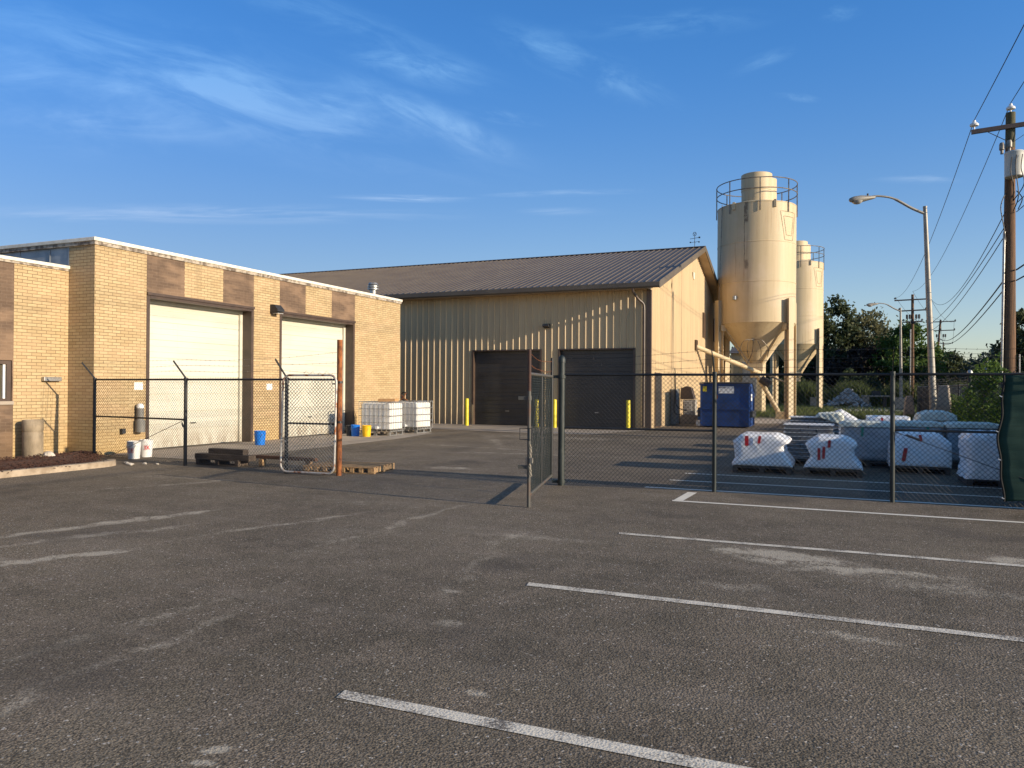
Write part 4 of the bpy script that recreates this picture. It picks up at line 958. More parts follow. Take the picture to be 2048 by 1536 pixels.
# ---------------------------------------------------------------- pallets of wrapped goods
def outline_resample(pts, n):
    P = [Vector((a, b)) for a, b in pts]; P.append(P[0]); L = [0]
    for a, b in zip(P[:-1], P[1:]): L.append(L[-1]+(b-a).length)
    out = []; j = 0
    for i in range(n):
        d_ = L[-1]*i/n
        while L[j+1] < d_: j += 1
        out.append(P[j].lerp(P[j+1], (d_-L[j])/max(1e-9, L[j+1]-L[j])))
    return out
def wrapped(mb, pts, y0, y1, seed, n=72, m_=22, rnd_=.03, wr=.002):
    O = outline_resample(pts, n); c = Vector((sum(p.x for p in O)/n, sum(p.y for p in O)/n)); rd = random.Random(seed); ph = [rd.uniform(0, 6) for _ in range(6)]
    vs = []; fs = []
    for j in range(m_+1):
        t = j/m_; y = y0+(y1-y0)*t; e = min(t, 1-t)*(y1-y0); k_ = 1-.10*max(0, 1-e/rnd_)**2 if rnd_ else 1
        for i, p in enumerate(O):
            q = c+(p-c)*k_; nr = (p-c).normalized(); dd = wr*(math.sin(i*1.7+ph[0]+y*9)+.8*math.sin(y*23+ph[1]+i*.6)+.6*math.sin(i*.45+y*5+ph[2]))+rd.uniform(-wr, wr)*.7
            z = max(.12, q.y+nr.y*dd); vs.append((q.x+nr.x*dd, y+rd.uniform(-wr, wr)*.6, z))
    for j in range(m_):
        for i in range(n): fs.append((j*n+i, (j+1)*n+i, (j+1)*n+(i+1) % n, j*n+(i+1) % n))
    mb.add(vs, fs)
    # end faces as concentric rings so that they can crease
    off = len(mb.v)-len(vs)
    for end, base, sg_ in ((0, 0, 1), (1, m_*n, -1)):
        prev = [base+i for i in range(n)]; prev = [off+p for p in prev]
        yy = y0 if end == 0 else y1; rings = 7
        for r_i in range(1, rings):
            k_ = .9*(1-r_i/rings); cur = []
            for i, p in enumerate(O):
                q = c+(p-c)*k_; cur.append(len(mb.v)); mb.v.append((q.x, yy+sg_*(-.012+wr*.9*math.sin(q.x*21+ph[3])*math.sin(q.y*17+ph[4])+wr*.5*math.sin(q.x*47+q.y*33+ph[5])), q.y))
            for i in range(n):
                f = (prev[i], prev[(i+1) % n], cur[(i+1) % n], cur[i]); mb.f.append(f if end == 0 else f[::-1]); mb.mi.append(0)
            prev = cur
        ci = len(mb.v); mb.v.append((c.x, yy+sg_*-.012, c.y))
        for i in range(n):
            f = (prev[i], prev[(i+1) % n], ci); mb.f.append(f if end == 0 else f[::-1]); mb.mi.append(0)
def pallet_mb(x0, x1, y0, y1, z=0):
    p = MB()
    n = 7
    for k in range(n):
        yy = y0+(y1-y0-.09)*k/(n-1); p.box(x0, x1, yy, yy+.09, z+.105, z+.125)
    for k in range(3):
        xx = x0+(x1-x0-.09)*k/2; p.box(xx, xx+.09, y0, y1, z+.02, z+.104)
    for k in range(3):
        yy = y0+(y1-y0-.09)*k/2; p.box(x0, x1, yy, yy+.09, z, z+.019)
    return p
def tape(mb, x, z, w, h, y, lean=0): mb.prismy([(x-w/2, z-h/2), (x+w/2, z-h/2), (x+w/2+lean, z+h/2), (x-w/2+lean, z+h/2)], y-.006, y-.002)
WG = 'wrapped pallets in the yard'
def wrap_stack(pts, y0, y1, label, tapes, seed, mat='wrap', tmat='red', wr=.0022, cap=None):
    x0 = min(p[0] for p in pts)+.03; x1 = max(p[0] for p in pts)-.03
    t = thing('wrapped_pallet', label, 'pallet', ((x0+x1)/2, (y0+y1)/2, 0), WG)
    mb = MB(); wrapped(mb, pts, y0, y1, seed, wr=wr); mb.build('wrap', M[mat], t, smooth=True)
    pallet_mb(x0, x1, y0-.02, y1).build('base_pallet', M['wood_dark'], t)
    for (x, z, w, h, ln) in tapes:
        tb = MB(); tape(tb, x, z, w, h, y0-.025, ln); tb.build('tape', M[tmat], t)
    if cap:
        mb = MB(); wrapped(mb, cap, y0-.04, y1+.04, seed+50, wr=.007); mb.build('foam_sheet', M['wrap_cream'], t, smooth=True)
    return t
wrap_stack([(-1.98, .13), (-.84, .13), (-.86, .22), (-1.0, .42), (-1.02, .56), (-.90, .62), (-.94, .68), (-1.16, .77), (-1.82, .77), (-1.99, .62), (-1.96, .58), (-1.93, .3), (-2.0, .18)], 15.9, 17.0,
           'flared white wrapped pallet nearest the fence post, with two red tapes near its top-left', [(-1.70, .64, .07, .20, .0), (-1.47, .67, .05, .15, .02)], 1)
wrap_stack([(-.66, .13), (.42, .13), (.40, .2), (.27, .36), (.25, .52), (.32, .60), (.28, .66), (.08, .75), (-.40, .75), (-.62, .62), (-.6, .56), (-.52, .36), (-.62, .2)], 16.0, 17.1,
           'flared white wrapped pallet with three red tapes, second from the left', [(-.37, .42, .05, .23, 0), (-.29, .45, .05, .23, .01), (-.19, .62, .05, .14, .01)], 2)
wrap_stack([(.92, .13), (2.02, .13), (2.02, .62), (1.82, .80), (1.12, .80), (.95, .60)], 17.2, 18.3,
           'boxy white wrapped pallet with a single leaning red tape, crossed by the truss rod', [(1.17, .38, .07, .26, .04), (1.48, .72, .05, .12, -.02)], 3)
wrap_stack([(2.0, .08), (3.1, .08), (3.1, .86), (2.9, .94), (2.12, .92), (2.02, .80), (2.06, .4)], 15.4, 16.5,
           'white wrapped pallet with crumpled left side beside the green screen', [(2.57, .32, .05, .26, .03)], 4, wr=.009)
wrap_stack([(-.52, .13), (.55, .13), (.55, .82), (.30, .96), (.04, 1.13), (-.12, 1.08), (-.5, .85)], 22.3, 23.4,
           'white wrapped pallet with a peaked tent-like top, left of the back row', [(-.06, .98, .06, .16, 0)], 5)
wrap_stack([(.63, .13), (1.68, .13), (1.68, .97), (.66, .97)], 22.4, 23.4,
           'low flat white wrapped pallet, middle of the back row', [(1.02, .86, .05, .15, 0)], 6)
wrap_stack([(1.68, .13), (2.52, .13), (2.52, .95), (1.68, .95)], 20.5, 21.6,
           'white wrapped pallet with a domed cream top, right of the back row', [(2.05, .88, .05, .14, 0)], 7, cap=[(1.68, .94), (2.53, .94), (2.50, 1.08), (2.3, 1.17), (1.95, 1.17), (1.74, 1.10)])
def stone_stack(x0, x1, y0, y1, h, label, seed, cap=None):
    t = thing('stone_pallet', label, 'pallet', ((x0+x1)/2, (y0+y1)/2, 0), 'pallets of stacked stone slabs')
    rd = random.Random(seed); st = MB(); sp = MB(); z = .14; n = int((h-.14)/.085)
    for k in range(n):
        xs = [x0]+sorted(x0+(x1-x0)*v for v in ((.33, .66) if k % 2 else (.5,)))+[x1]
        for a, b in zip(xs[:-1], xs[1:]):
            j = rd.uniform(-.02, .02); st.box(a+.008, b-.008, y0+j, y1+rd.uniform(-.02, .02), z, z+.062)
        j = rd.uniform(0, .02); sp.box(x0-.015-j, x1+.01+j, y0-.022, y1, z+.062, z+.072); z += .085
    st.build('slabs', M['stone'], t); sp.build('separator_sheets', M['white'], t)
    pallet_mb(x0, x1, y0-.02, y1).build('base_pallet', M['wood_dark'], t)
    if cap:
        mb = MB(); wrapped(mb, cap, y0-.05, y1, seed, wr=.007); mb.build('foam_sheet', M['wrap_cream'], t, smooth=True)
    return t
stone_stack(-1.12, -.14, 18.0, 19.0, .92, 'dark slab pallet with pale edges, directly behind the two flared pallets', 1)
stone_stack(-1.14, -.02, 20.4, 21.4, 1.02, 'taller slab pallet with a cream hood folded over its right side', 2, cap=[(-.55, 1.0), (.03, .80), (.10, .80), (.08, 1.03), (-.02, 1.1), (-.5, 1.08)])
cs_ = lambda a, b: [(a, .86), (b, .86), (b+.02, .93), (b-.1, .97), (a+.1, .97), (a-.02, .93)]
wrap_stack([(.02, .13), (1.04, .13), (1.06, .9), (.02, .9)], 18.2, 19.2, 'grey clear-wrapped slab pallet with green tape and cream top, right of the slab pallet', [(.44, .78, .05, .24, .01)], 21, 'wrap_grey', 'green_tape', cap=cs_(.0, 1.06))
wrap_stack([(1.12, .13), (2.05, .13), (2.05, .9), (1.12, .9)], 18.9, 19.9, 'grey clear-wrapped pallet with cream top behind the boxy white pallet', [(1.75, .86, .06, .14, 0)], 22, 'wrap_grey', 'green_tape', cap=cs_(1.1, 2.07))
wrap_stack([(2.12, .13), (3.1, .13), (3.1, .9), (2.12, .9)], 18.7, 19.7, 'grey clear-wrapped pallet with cream top nearest the side fence', [], 23, 'wrap_grey', 'green_tape', cap=cs_(2.1, 3.12))

# ---------------------------------------------------------------- dumpster and gable-side items
dp = thing('dumpster', 'blue steel dumpster with small stickers beside the warehouse gable', 'dumpster', (-4.5, 35, 0))
x0, x1, y0, y1, zt_ = -5.62, -3.55, 34.2, 36.3, 1.9
b = MB(); b.prismx([(y0, .05), (y1, .05), (y1, zt_-.45), (y0+1.0, zt_), (y0, zt_)][::-1], x0, x1); b.build('body', M['blue_steel'], dp, bevel=.015)
b = MB(); b.box(x0-.04, x1+.04, y0-.05, y0, zt_-.07, zt_+.0); b.box(x0-.03, x1+.03, y0-.04, y0, .78, .84)
b.box(x0+.0, x0+.06, y0-.035, y0, .05, zt_-.07); b.box(x1-.06, x1, y0-.035, y0, .05, zt_-.07); b.box(x1, x1+.04, y0+.1, y0+.2, .1, zt_-.1); b.box(x1, x1+.04, y1-.5, y1-.4, .1, 1.3)
b.build('rib', M['blue_steel'], dp)
b = MB(); b.box(x1+.001, x1+.12, y0+.05, y0+1.6, .45, .72); b.build('fork_pocket', M['dark_grey'], dp); MB().box(x0-.12, x0-.001, y0+.05, y0+1.6, .45, .85).build('fork_pocket', M['dark_grey'], dp)
b = MB(); b.prismx([(y0-.08, zt_+.005), (y0+1.0, zt_+.03), (y1, zt_-.40), (y1, zt_-.36), (y0+1.0, zt_+.08), (y0-.08, zt_+.045)][::-1], x0-.02, x1+.02); b.build('lid', M['dark_grey'], dp)
MB().box(x0+.78, x0+1.42, y0-.008, y0-.001, 1.48, 1.79).build('white_sticker', M['white'], dp)
MB().box(x0+.10, x0+.27, y0-.008, y0-.001, 1.56, 1.79).build('yellow_sticker', M['yellow_post'], dp)
MB().box(x1+.001, x1+.008, y0+.4, y0+1.0, 1.15, 1.45).build('side_sticker', M['white'], dp)
st = MB()   # rust and dark marks printed on the white sticker
for (a, z_, w_2) in ((.84, 1.72, .1), (.98, 1.72, .12), (.84, 1.55, .04), (1.3, 1.65, .05)): st.box(x0+a, x0+a+w_2, y0-.011, y0-.0085, z_, z_+.025)
st.box(x0+.64, x0+.74, y0-.006, y0-.001, 1.25, 1.42); st.build('sticker_mark', M['rust'], dp)
ac = thing('condenser', 'tan air-conditioning condenser with an open dark lid on a concrete pad', 'condenser', (-6.6, 37.6, 0))
MB().box(-7.0, -6.1, 37.0, 38.0, 0, .42).build('pad', M['concrete'], ac)
MB().box(-6.92, -6.35, 37.1, 37.7, .42, 1.15).build('cabinet', M['ac'], ac)
b = MB()
for k in range(8): b.box(-6.88, -6.5, 37.06, 37.1, .48+k*.08, .50+k*.08)
for k in range(5): b.box(-6.85+k*.085, -6.84+k*.085, 37.05, 37.06, .46, 1.1)
b.build('grille', M['white'], ac)
MB().prismy([(-7.05, 1.17), (-6.4, 1.17), (-6.55, 1.72), (-6.75, 1.80), (-7.02, 1.70)], 37.1, 37.7).build('hood', M['brown_trim'], ac)
bc = thing('electrical_cabinet', 'grey electrical cabinet with black cables on the gable wall', 'cabinet', (-7.0, 36, 0))
MB().box(-7.15, -6.88, 35.3, 35.9, .03, 1.65).build('box', M['sheet_metal'], bc, bevel=.02)
b = MB(); b.path(bez([(-6.95, 35.25, 2.6), (-6.9, 35.22, 2.1), (-6.9, 35.2, 1.6), (-6.85, 35.2, .9), (-6.6, 35.6, .7), (-6.4, 36.6, .6)], 6), .02, 6); b.path(bez([(-6.98, 35.25, 2.4), (-6.93, 35.2, 1.5), (-6.95, 35.2, .6), (-6.7, 35.6, .5)], 6), .018, 6)
b.build('cable', M['wire'], bc)
bn = MB().lathe((-5.95, 36.9, 0), [(.22, .0), (.25, .6), (.27, .62), (.27, .68), (0, .7)], 18, False).build('trash_barrel', M['blue'], smooth=True)
tag(bn, 'blue plastic barrel tucked left of the dumpster', 'barrel')
bx = MB().box(-5.86, -5.66, 34.5, 34.8, .02, .28).build('scrap_box', M['white'], bevel=.02); tag(bx, 'small white box on the ground at the dumpster left corner', 'box')

# ---------------------------------------------------------------- small things in front of the warehouse
def bollard(x, y, label, h=1.2):
    b = MB().lathe((x, y, 0), [(.085, 0), (.085, h-.04), (.07, h-.01), (0, h)], 18, False); o = b.build('bollard', M['yellow_post'], smooth=True)
    return tag(o, label, 'bollard', 'yellow bollards at the warehouse doors')
bollard(-15.1, 30.35, 'yellow bollard left of the first dark warehouse door'); bollard(-11.78, 30.3, 'yellow bollard seen through the mesh of the open gate')
bollard(-11.05, 30.5, 'yellow bollard seen just left of the thick green gate post'); bollard(-7.95, 30.75, 'yellow bollard at the right jamb of the right warehouse door')
def tote(x, y, label, rz_):
    t = thing('tote_tank', label, 'tote', (x, y, 0), 'caged liquid totes by the brick wall')
    b = MB(); P = [(x-.56, .2), (x+.56, .2), (x+.56, 1.08), (x+.5, 1.13), (x-.5, 1.13), (x-.56, 1.08)]
    b.prismy([(p[0], p[1]) for p in P], y-.45, y+.45); b.build('bladder', M['tote'], t, bevel=.06)
    b = MB(); c = .62; e = .51
    for z in (.22, .45, .68, .92, 1.16): b.path([(x-c, y-e, z), (x+c, y-e, z), (x+c, y+e, z), (x-c, y+e, z)], .010 if z < 1.1 else .014, 5, closed=True)
    for k in range(8):
        xx = x-c+2*c*k/7
        for yy in (y-e, y+e): b.tube((xx, yy, .16), (xx, yy, 1.16), .009, 5)
    for k in range(1, 6):
        yy = y-e+2*e*k/6
        for xx in (x-c, x+c): b.tube((xx, yy, .16), (xx, yy, 1.16), .009, 5)
    b.build('cage', M['galv'], t)
    b = MB()
    for k in (-1, 0, 1):
        b.box(x+k*.52-.06, x+k*.52+.06, y-.5, y+.5, 0, .03); 
        for q in (-1, 0, 1): b.box(x+k*.52-.05, x+k*.52+.05, y+q*.45-.04, y+q*.45+.04, .03, .13)
    b.box(x-.6, x+.6, y-.5, y+.5, .13, .17); b.build('skid', M['galv'], t)
    MB().lathe((x, y, 1.13), [(.1, 0), (.1, .04), (0, .05)], 14, False).build('cap', M['dark_grey'], t)
    MB().tube((x+.1, y-.46, .27), (x+.1, y-.58, .27), .05, 10).build('valve', M['white'], t)
    t.rotation_euler.z = rz_
    return t
tote(-14.72, 22.95, 'white caged tote nearest the blue and yellow buckets', R(4)); tote(-14.62, 24.75, 'white caged tote at the brick wall end, behind the first', R(-3))
cbx = MB().obox((-14.5, 23.0, 1.215), (.62, .4, .1), R(12)).build('cardboard_box', M['cardboard']); tag(cbx, 'flattened brown cardboard lying on the nearer tote', 'cardboard')
tb = thing('hose_reel', 'dark coiled hose with orange cord standing on the farther tote', 'hose', (-14.9, 24.8, 1.17))
MB().path([(-14.95+.13*math.cos(a*.4), 24.8, 1.33+.15*math.sin(a*.4)) for a in range(16)], .025, 6, closed=True).build('coil', M['wire'], tb)
MB().path(bez([(-15.05, 24.7, 1.18), (-14.9, 24.68, 1.3), (-14.8, 24.68, 1.45)], 5), .018, 6).path(bez([(-14.75, 24.7, 1.18), (-14.9, 24.68, 1.28), (-15.0, 24.68, 1.38)], 5), .018, 6).build('cord', M['rust'], tb)
def bucket(x, y, mat, label, h=.37, r=.15, group=None, lid=None):
    t = thing('bucket', label, 'bucket', (x, y, 0), group)
    MB().lathe((x, y, 0), [(r*.86, 0), (r, h*.72), (r*1.06, h*.73), (r*1.06, h*.78), (r*1.01, h*.79), (r*1.03, h*.97), (r*1.07, h), (r*.98, h), (r*.9, h*.9), (0, h*.89)], 28, False).build('shell', mat, t, smooth=True)
    ha = MB().path([(x+r*1.05*math.cos(a*.2618), y-r*.55-.04*math.sin(a*.2618), h*.82-r*.8*math.sin(a*.2618)) for a in range(13)], .004, 5); ha.build('handle', M['galv'], t)
    return t
bucket(-15.2, 17.35, M['blue'], 'blue bucket standing alone against the pier between the doors', .40, .155)
bucket(-15.1, 21.9, M['blue'], 'blue bucket beside the yellow one, near the totes', .38, .15, 'pair of buckets near the totes'); bucket(-14.62, 21.85, M['yellow'], 'yellow bucket beside the totes', .38, .15, 'pair of buckets near the totes')
bucket(-15.35, 21.95, M['dark_grey'], 'black bucket half hidden behind the blue bucket near the totes', .36, .14)
def curved_text(parent, s, cx_, cy_, r, ang0, z, size, mat, mirror=False):
    cu = bpy.data.curves.new('lettering', 'FONT'); cu.body = s; cu.size = size; cu.align_x = 'CENTER'; cu.extrude = .0; cu.offset = .002
    tmp = bpy.data.objects.new('lettering_tmp', cu); COL.objects.link(tmp)
    me = bpy.data.meshes.new_from_object(tmp.evaluated_get(bpy.context.evaluated_depsgraph_get())); bpy.data.objects.remove(tmp)
    off = OFF[parent.name]
    for v in me.vertices:
        a = ang0+v.co.x/r; zz = z+v.co.y; v.co = Vector((cx_+r*math.cos(a), cy_+r*math.sin(a), zz))-off
    me.materials.clear(); me.materials.append(mat); o = bpy.data.objects.new('lettering', me); COL.objects.link(o); o.parent = parent; return o
b1 = bucket(-14.83, 12.78, M['white'], 'white bucket with red lettering, front one at the brick corner', .40, .145, 'white buckets at the brick corner')
curved_text(b1, 'CE', -14.83, 12.78, .149, R(-72), .15, .13, M['red'])
b2 = bucket(-14.95, 13.22, M['white'], 'white bucket with red lettering on its right, rear one at the brick corner', .40, .145, 'white buckets at the brick corner')
curved_text(b2, '3K', -14.95, 13.22, .149, R(-35), .18, .13, M['red'])
# concrete barrel and rock on the mulch
ba = thing('concrete_urn', 'stained concrete cylinder bin standing on the mulch by the brick wing', 'bin', (-16.84, 11.79, 0))
MB().lathe((-16.84, 11.79, .02), [(.20, 0), (.21, .02), (.21, .56), (.20, .58), (.20, .60), (.215, .62), (.215, .84), (.20, .86), (.17, .84), (0, .82)], 36, False).build('shell', plain('stained_concrete', (0.40, 0.32, 0.22), (0.20, 0.155, 0.10), 2.2, .9, bump=.5, bscale=35, sc=(1, 1, .5)), ba, smooth=True)
def rock(name, x, y, z, s, label, cat, mat, seed, sub=10):
    rd = random.Random(seed); b = MB(); prof = []
    n = 14; vs = []; fs = []
    dirs = [Vector((rd.gauss(0, 1), rd.gauss(0, 1), rd.gauss(0, 1))).normalized() for _ in range(9)]
    cut = [rd.uniform(.62, .9) for _ in dirs]
    for i in range(9):
        th = math.pi*i/8
        for j in range(n):
            v = Vector((math.sin(th)*math.cos(2*math.pi*j/n), math.sin(th)*math.sin(2*math.pi*j/n), math.cos(th))); k = 1
            for d_, c_ in zip(dirs, cut):
                dt = v.dot(d_)
                if dt > c_: k = min(k, c_/dt)
            vs.append((x+v.x*s[0]*k, y+v.y*s[1]*k, z+v.z*s[2]*k))
    for i in range(8):
        for j in range(n): fs.append((i*n+j, (i+1)*n+j, (i+1)*n+(j+1) % n, i*n+(j+1) % n))
    b.add(vs, fs); o = b.build(name, mat)
    if label: tag(o, label, cat)
    return o
rock('rock', -16.18, 11.70, .10, (.17, .13, .10), 'pale rounded rock lying on the mulch beside the concrete bin', 'rock', M['rock'], 4)
for i, (x, y, s, lb) in enumerate([(-13.75, 11.75, .12, 'largest pale rubble chip at the kerb end'), (-13.5, 11.9, .07, 'small pale rubble chip right of the kerb end'), (-13.95, 11.85, .06, 'tiny rubble chip nearest the mulch tip')]):
    o = rock('rubble_chip', x, y, .02, (s, s*.5, .03), lb, 'rubble', M['rock'], 20+i); o['group'] = 'rubble chips at the kerb end'
for i, (x, y, s, lb) in enumerate([(-13.25, 12.0, .05, 'crumb of pale concrete farthest right past the kerb end'), (-13.6, 11.65, .05, 'crumb of pale concrete nearest the camera past the kerb end'), (-14.1, 11.95, .05, 'crumb of pale concrete closest to the brick wall past the kerb end')]):
    o = rock('rubble_chip', x, y, .015, (s, s*.6, .02), lb, 'rubble', M['rock'], 30+i); o['group'] = 'crumbs past the kerb end'

# timber
def timber(c, size, rz_, mat, label, group='timbers behind the left fence'):
    o = MB().obox(c, size, rz_).build('timber', mat, bevel=.008); return tag(o, label, 'timber', group)
timber((-11.9, 12.62, .285), (.98, .16, .11), R(-2), M['wood_dark'], 'top timber of the pile behind the left fence, shortest one')
timber((-11.95, 12.58, .17), (1.45, .22, .12), R(1), M['wood_dark'], 'wide middle timber of the pile behind the left fence')
pl = tag(pallet_mb(-12.6, -11.45, 12.42, 12.75).build('pallet', M['wood_dark']), 'dark low pallet under the timber pile', 'pallet')
timber((-10.55, 12.75, .19), (1.7, .09, .07), R(-2), plain('redbrown_wood', (.16, .075, .04), (.09, .045, .025), 5, .9), 'red-brown beam spanning from the timber pile to the gate panel')
timber((-11.1, 12.75, .075), (.1, .12, .15), 0, M['wood'], 'short wood block under the left end of the red-brown beam')
timber((-9.95, 12.8, .075), (.1, .12, .15), 0, M['wood'], 'short wood block under the right end of the red-brown beam')
pw = pallet_mb(-.75, .75, -.5, .5)
for k in range(8): pw.box(-.7+k*.19, -.62+k*.19, -.51, -.48, .02, .1)
pw = pw.build('pallet', M['wood']); pw.location = (-9.0, 12.86, 0); pw.rotation_euler.z = R(9); tag(pw, 'raw wood pallet lying flat behind the silver gate panel', 'pallet')

# ---------------------------------------------------------------- far yard
rb = MB(); rd = random.Random(8)
for k in range(420):
    r_ = abs(rd.gauss(0, .5)); a = rd.uniform(0, 6.3); x = .75+r_*1.9*math.cos(a); y = 82+r_*1.4*math.sin(a); z = max(.03, 1.75*(1-r_/1.15))*rd.uniform(.55, 1)
    rb.obox((x, y, z), (rd.uniform(.15, .55), rd.uniform(.15, .5), rd.uniform(.05, .2)), rd.uniform(0, 6), rd.uniform(-.8, .8), rd.uniform(-.8, .8))
tag(rb.build('rubble_heap', plain('broken_concrete', (.42, .41, .39), (.28, .27, .26), 1.5, .9)), 'heap of broken grey concrete in front of the weeds', 'rubble', kind='stuff')
cbk = MB().box(-2.55, -1.6, 76.6, 77.4, 0, .95).build('concrete_block', M['concrete'], bevel=.03); tag(cbk, 'grey concrete block on the grass between the silo legs', 'block')
bnch = thing('stone_table', 'low grey concrete slab table with clutter beside the rubble heap', 'table', (3, 82, 0))
MB().box(2.0, 2.6, 81.6, 82.4, 0, 1.0).build('support', M['concrete'], bnch); MB().box(3.8, 4.1, 81.6, 82.4, 0, 1.0).build('support', M['wood_dark'], bnch)
MB().box(1.9, 4.5, 81.5, 82.6, 1.003, 1.15).build('slab', M['concrete'], bnch, bevel=.02)
cx1 = MB().obox((3.2, 82, 1.37), (.7, .5, .43), .2).build('crate', M['dark_grey']); tag(cx1, 'dark box on the concrete slab table', 'crate')
jb = MB().prismy([(-.35, 0), (.35, 0), (.22, 1.2), (.16, 1.85), (-.16, 1.85), (-.22, 1.2)], -.8, .8).build('barrier', M['concrete'], bevel=.03); jb.location = (3.62, 33.2, 0); jb.rotation_euler.z = R(-8)
tag(jb, 'upright grey concrete barrier block in front of the overgrown side fence', 'barrier')
j2 = MB().prismy([(-.3, 0), (.3, 0), (.2, 1.1), (.14, 1.35), (-.14, 1.35), (-.2, 1.1)], -.4, .4).build('barrier', M['concrete'], bevel=.03); j2.location = (3.5, 47.5, 0)
tag(j2, 'small concrete barrier at the foot of the second street lamp line', 'barrier')
ct = thing('container', 'long pale metal container roof seen beyond the side fence', 'container', (14.5, 118, 0))
MB().box(11.6, 17.6, 117, 130, 0, 4.9).build('wall', M['sheet_metal'], ct)
b = MB()
for k in range(24): b.box(11.7+k*.245, 11.79+k*.245, 116.95, 117, .1, 4.7)
b.build('corrugation', M['sheet_metal'], ct); MB().box(11.5, 17.7, 116.9, 130.1, 4.9, 5.0).build('roof', M['silver'], ct)
# ---------------------------------------------------------------- lamp posts
def lamp_post(base, top, label, h):
    t = thing('street_lamp', label, 'street lamp', base, 'cobra-head street lamps')
    bx_, by_, _ = base; tx, ty, _ = top
    MB().path([(bx_, by_, 0), ((bx_+tx)/2, (by_+ty)/2, h/2), (tx, ty, h)], [.15, .115, .075], 16).build('pole', M['alu'], t, smooth=True)
    MB().lathe((tx, ty, h), [(.08, 0), (.08, .05), (0, .07)], 12, False).build('pole_cap', M['alu'], t)
    MB().path(bez([(tx, ty, h-.25), (tx-.5, ty-.2, h-.02), (tx-1.15, ty-.45, h+.36), (tx-1.65, ty-.66, h+.46), (tx-1.95, ty-.78, h+.45)], 6), [.055]*12+[.04]*13, 10).build('arm', M['alu'], t, smooth=True)
    hx, hy, hz = tx-1.85, ty-.74, h+.42
    dv = Vector((-.92, -.38, -.12)).normalized()
    pts = [Vector((hx, hy, hz))+dv*s for s in (0, .12, .3, .55, .85, 1.02, 1.06)]
    MB().path(pts, [.045, .075, .10, .14, .13, .08, .02], 14).build('head', M['alu'], t, smooth=True)
    c = pts[4]-dv*.12
    MB().lathe((c.x, c.y, c.z-.06), [(.0, -.15), (.08, -.13), (.14, -.07), (.16, 0), (0, .01)], 18, False, sx=1.35).build('lens', M['lens'], t, smooth=True)
    p = pts[2]; MB().tube((p.x, p.y, p.z+.08), (p.x, p.y, p.z+.18), .035, 8).build('photocell', M['dark_grey'], t)
lamp_post((3.5, 35.2, 0), (3.13, 35.0, 0), 'nearer and taller-looking cobra-head street lamp by the black screen', 9.03)
lamp_post((5.05, 77.1, 0), (4.97, 77.1, 0), 'small distant cobra-head street lamp in front of the green tree', 9.0)
MB_ = MB().prismz([(4.6, 76.6), (5.5, 76.6), (5.5, 77.6), (4.6, 77.6)], 0, 1.0)
tag(MB_.build('lamp_footing', M['concrete'], bevel=.03), 'square concrete footing of the distant street lamp', 'footing')

# ---------------------------------------------------------------- utility poles and wires
UG = 'wooden utility poles along the street'
def insulator(mb, x, y, z): mb.lathe((x, y, z), [(.02, 0), (.02, .08), (.11, .10), (.12, .14), (.09, .18), (.05, .2), (.04, .26), (0, .27)], 14, False)
up1 = thing('utility_pole', 'large near wooden utility pole with grey transformer, right edge', 'utility pole', (4.47, 25.8, 0), UG)
MB().path([(4.42, 25.8, 0), (4.44, 25.8, 4), (4.46, 25.8, 8.6)], [.19, .165, .125], 18).build('shaft', M['pole_wood'], up1, smooth=True)
MB().path([(4.46, 25.8, 8.6), (4.47, 25.8, 9.62)], [.126, .12], 18).build('shaft_top', M['pole_green'], up1, smooth=True)
AD = Vector((.96, .05, .0)).normalized()
cA = Vector((4.47, 25.66, 9.2)); MB().beam(cA-AD*1.0+Vector((0, 0, -.07)), cA+AD*1.25+Vector((0, 0, .08)), .09, .12).build('crossarm', M['brown_trim'], up1)
b = MB(); b.beam(cA-AD*.62+Vector((0, -.03, -.1)), (4.47, 25.68, 8.72), .03, .01); b.beam(cA+AD*.7+Vector((0, -.03, -.02)), (4.47, 25.68, 8.72), .03, .01); b.build('arm_brace', M['dark_grey'], up1)
b = MB(); insulator(b, 4.47, 25.8, 9.62); i1 = cA-AD*.93; insulator(b, i1.x, i1.y, i1.z); i2 = cA+AD*1.15; insulator(b, i2.x, i2.y, i2.z+.12); b.build('insulator', M['white'], up1, smooth=True)
tx_ = Vector((4.50, 25.45, 0))
MB().lathe((tx_.x, tx_.y, 7.68), [(.0, 0), (.22, 0), (.24, .02), (.24, .66), (.25, .68), (.23, .72), (0, .76)], 24, False).build('transformer', plain('transformer_grey', (.50, .50, .46), (.42, .42, .38), 3, .45), up1, smooth=True)
b = MB()
for dx, dz in ((-.12, .0), (-.30, -.05)): b.lathe((tx_.x+dx, tx_.y, 8.42+dz), [(.04, 0), (.04, .1), (.07, .12), (.07, .26), (.05, .32), (0, .33)], 12, False)
b.build('bushing', M['rail'], up1, smooth=True)
b = MB()
for k, (dx, zz0, zz1) in enumerate([(-.1, 8.2, 7.2), (.02, 8.25, 6.9), (.15, 8.25, 7.2)]):
    b.path(bez([(tx_.x+dx, tx_.y-.25, zz0), (tx_.x+dx-.04, tx_.y-.3, zz0-.4), (tx_.x+dx+.03, tx_.y-.28, zz1+.2), (4.5, 25.62, zz1-.15)], 6), .014, 5)
b.path(bez([(4.33, 25.7, 7.3), (4.2, 25.6, 6.9), (4.28, 25.6, 6.3), (4.33, 25.62, 5.9)], 6), .014, 5); b.path(bez([(4.6, 25.7, 7.35), (4.72, 25.6, 7.1), (4.62, 25.6, 6.8)], 6), .014, 5)
b.build('jumper_wire', M['wire'], up1)
MB().tube((4.22, 25.66, .5), (4.30, 25.68, 6.2), .035, 10).build('conduit', M['galv'], up1, smooth=True)
